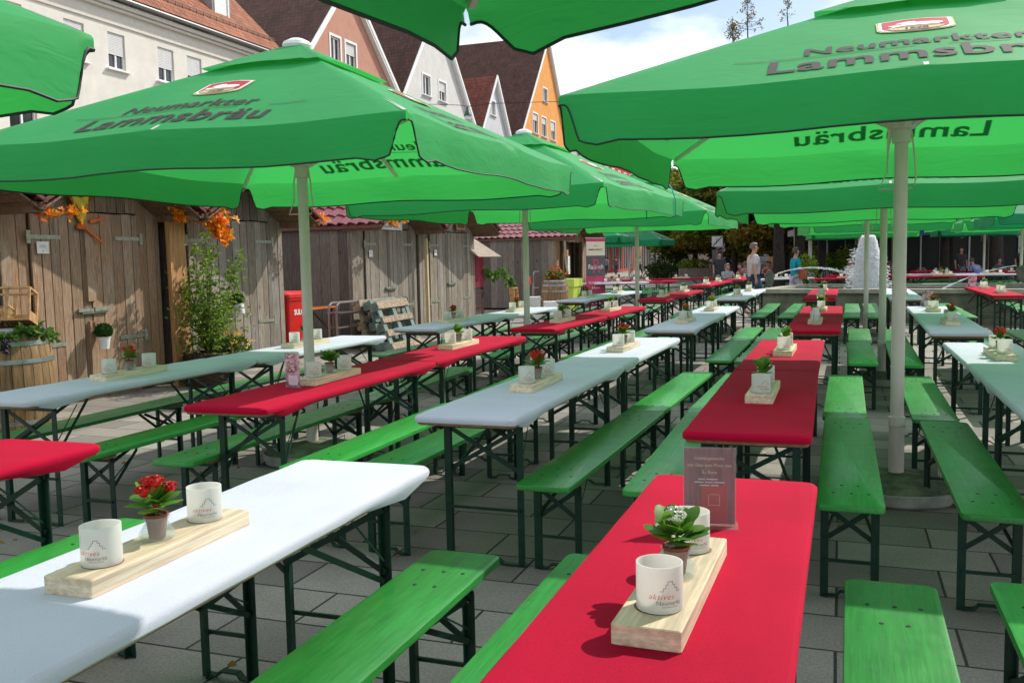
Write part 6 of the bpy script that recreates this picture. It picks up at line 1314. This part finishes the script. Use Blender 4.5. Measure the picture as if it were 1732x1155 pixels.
# far buildings in the centre
def block(label, x, y, w_, d_, h_, rh, mat, rm, rz_=0.):
    r = thing('apartment_building', label, 'building', (x, y, 0), R(rz_), 'buildings far behind the trees'); bm = nb(); hs = [(-w_/2+1+i*2.6, -w_/2+2.2+i*2.6, 1.2+k*3, 2.8+k*3) for i in range(int((w_-1.5)/2.6)) for k in range(int(h_/3))]
    wall_with_holes(bm, [(-w_/2, 0), (w_/2, 0), (w_/2, h_), (-w_/2, h_)], hs, 0, .15)
    for y_ in (-w_/2, w_/2): face(bm, [bm.verts.new(p) for p in ((0, y_, 0), (-d_, y_, 0), (-d_, y_, h_), (-d_/2, y_, h_+rh), (0, y_, h_))])
    bmesh.ops.rotate(bm, verts=bm.verts, cent=(0, 0, 0), matrix=Matrix.Rotation(R(-90), 3, 'Z')); obj('wall', bm, mat, r, False)
    bm = nb(); [box(bm, ((a+b_)/2, .12, (c+d)/2), (b_-a, .02, d-c)) for a, b_, c, d in hs]; o = obj('windows', bm, GLASS, r, False)
    bm = nb(); slope(bm, (-w_/2-.3, -.3, h_), (w_/2+.3, -.3, h_), (w_/2+.3, d_/2, h_+rh), (-w_/2-.3, d_/2, h_+rh)); slope(bm, (-w_/2-.3, d_+.3, h_), (w_/2+.3, d_+.3, h_), (w_/2+.3, d_/2, h_+rh), (-w_/2-.3, d_/2, h_+rh)); obj('roof', bm, rm, r, False)
block('pale blue white apartment building between the tree trunks', 37, 118, 16, 10, 9, 3, wallmat('pale_blue_render', (.55, .56, .60)), R_BRN); block('house with steep pink red roof behind the trees', 33, 128, 10, 9, 6, 6, wallmat('pale_pink_render', (.60, .48, .44)), R_ROS, 25); block('ochre yellow house right of the slender tree', 46, 112, 12, 9, 7, 3, wallmat('ochre_yellow_render', (.55, .43, .20)), R_ROS, -10); block('cream house far down the street', 24, 150, 16, 10, 8, 4, wallmat('cream_house_render', (.6, .55, .45)), R_ROS); block('long pale building closing the view at right', 66, 105, 34, 10, 8, 3, wallmat('pale_long_render', (.5, .48, .44)), R_BRN, -10)
t = thing('advertising_column', 'white poster pillar with small pointed roof beyond the guests', 'poster pillar', (23.5, 66, 0), 0); bm = nb(); lathe(bm, [(.7, 0), (.7, 2.5)], 24); obj('drum', bm, WHITEP, t); bm = nb(); lathe(bm, [(.95, 2.5), (.9, 2.6), (.1, 3.2)], 24); obj('roof', bm, STM, t); bm = nb(); [box(bm, (q, -.69, z), (.42, .05, .6), mi=k) for k, (q, z) in enumerate(((-.25, 1.8), (.25, 1.8), (-.2, 1.0), (.3, 1.0)))]; obj('posters', bm, [SKYB, PINKB, REDP, NAVY], t, False)
t = thing('red_pylon', 'slim red advertising pylon beside the poster pillar', 'pylon', (25.3, 66, 0), 0); bm = nb(); slab(bm, .7, .25, 0, 3.6, .05, .02); obj('panel', bm, REDP, t)
for a in ((33.5, .6, 100, 'red', 'red table left behind the water jet'), (34.5, 3.2, 108, 'white', 'white table beneath the dark green umbrella'), (36.2, 5.8, 112, 'red', 'red table in the cafe shade at right'), (38.5, 3.6, 110, 'red', 'red table deep in the cafe garden')): single(*a)
tree('low leafy tree directly behind the concrete planters', 12.9, 70.5, 2.4, 4.4, .9, .18, 0, (1.0, 1.0, .75)); tree('leafy tree between the shops and the traffic sign', 15.5, 66, 2.4, 4.6, .9, .18, 1, (1.05, 1.05, .8))
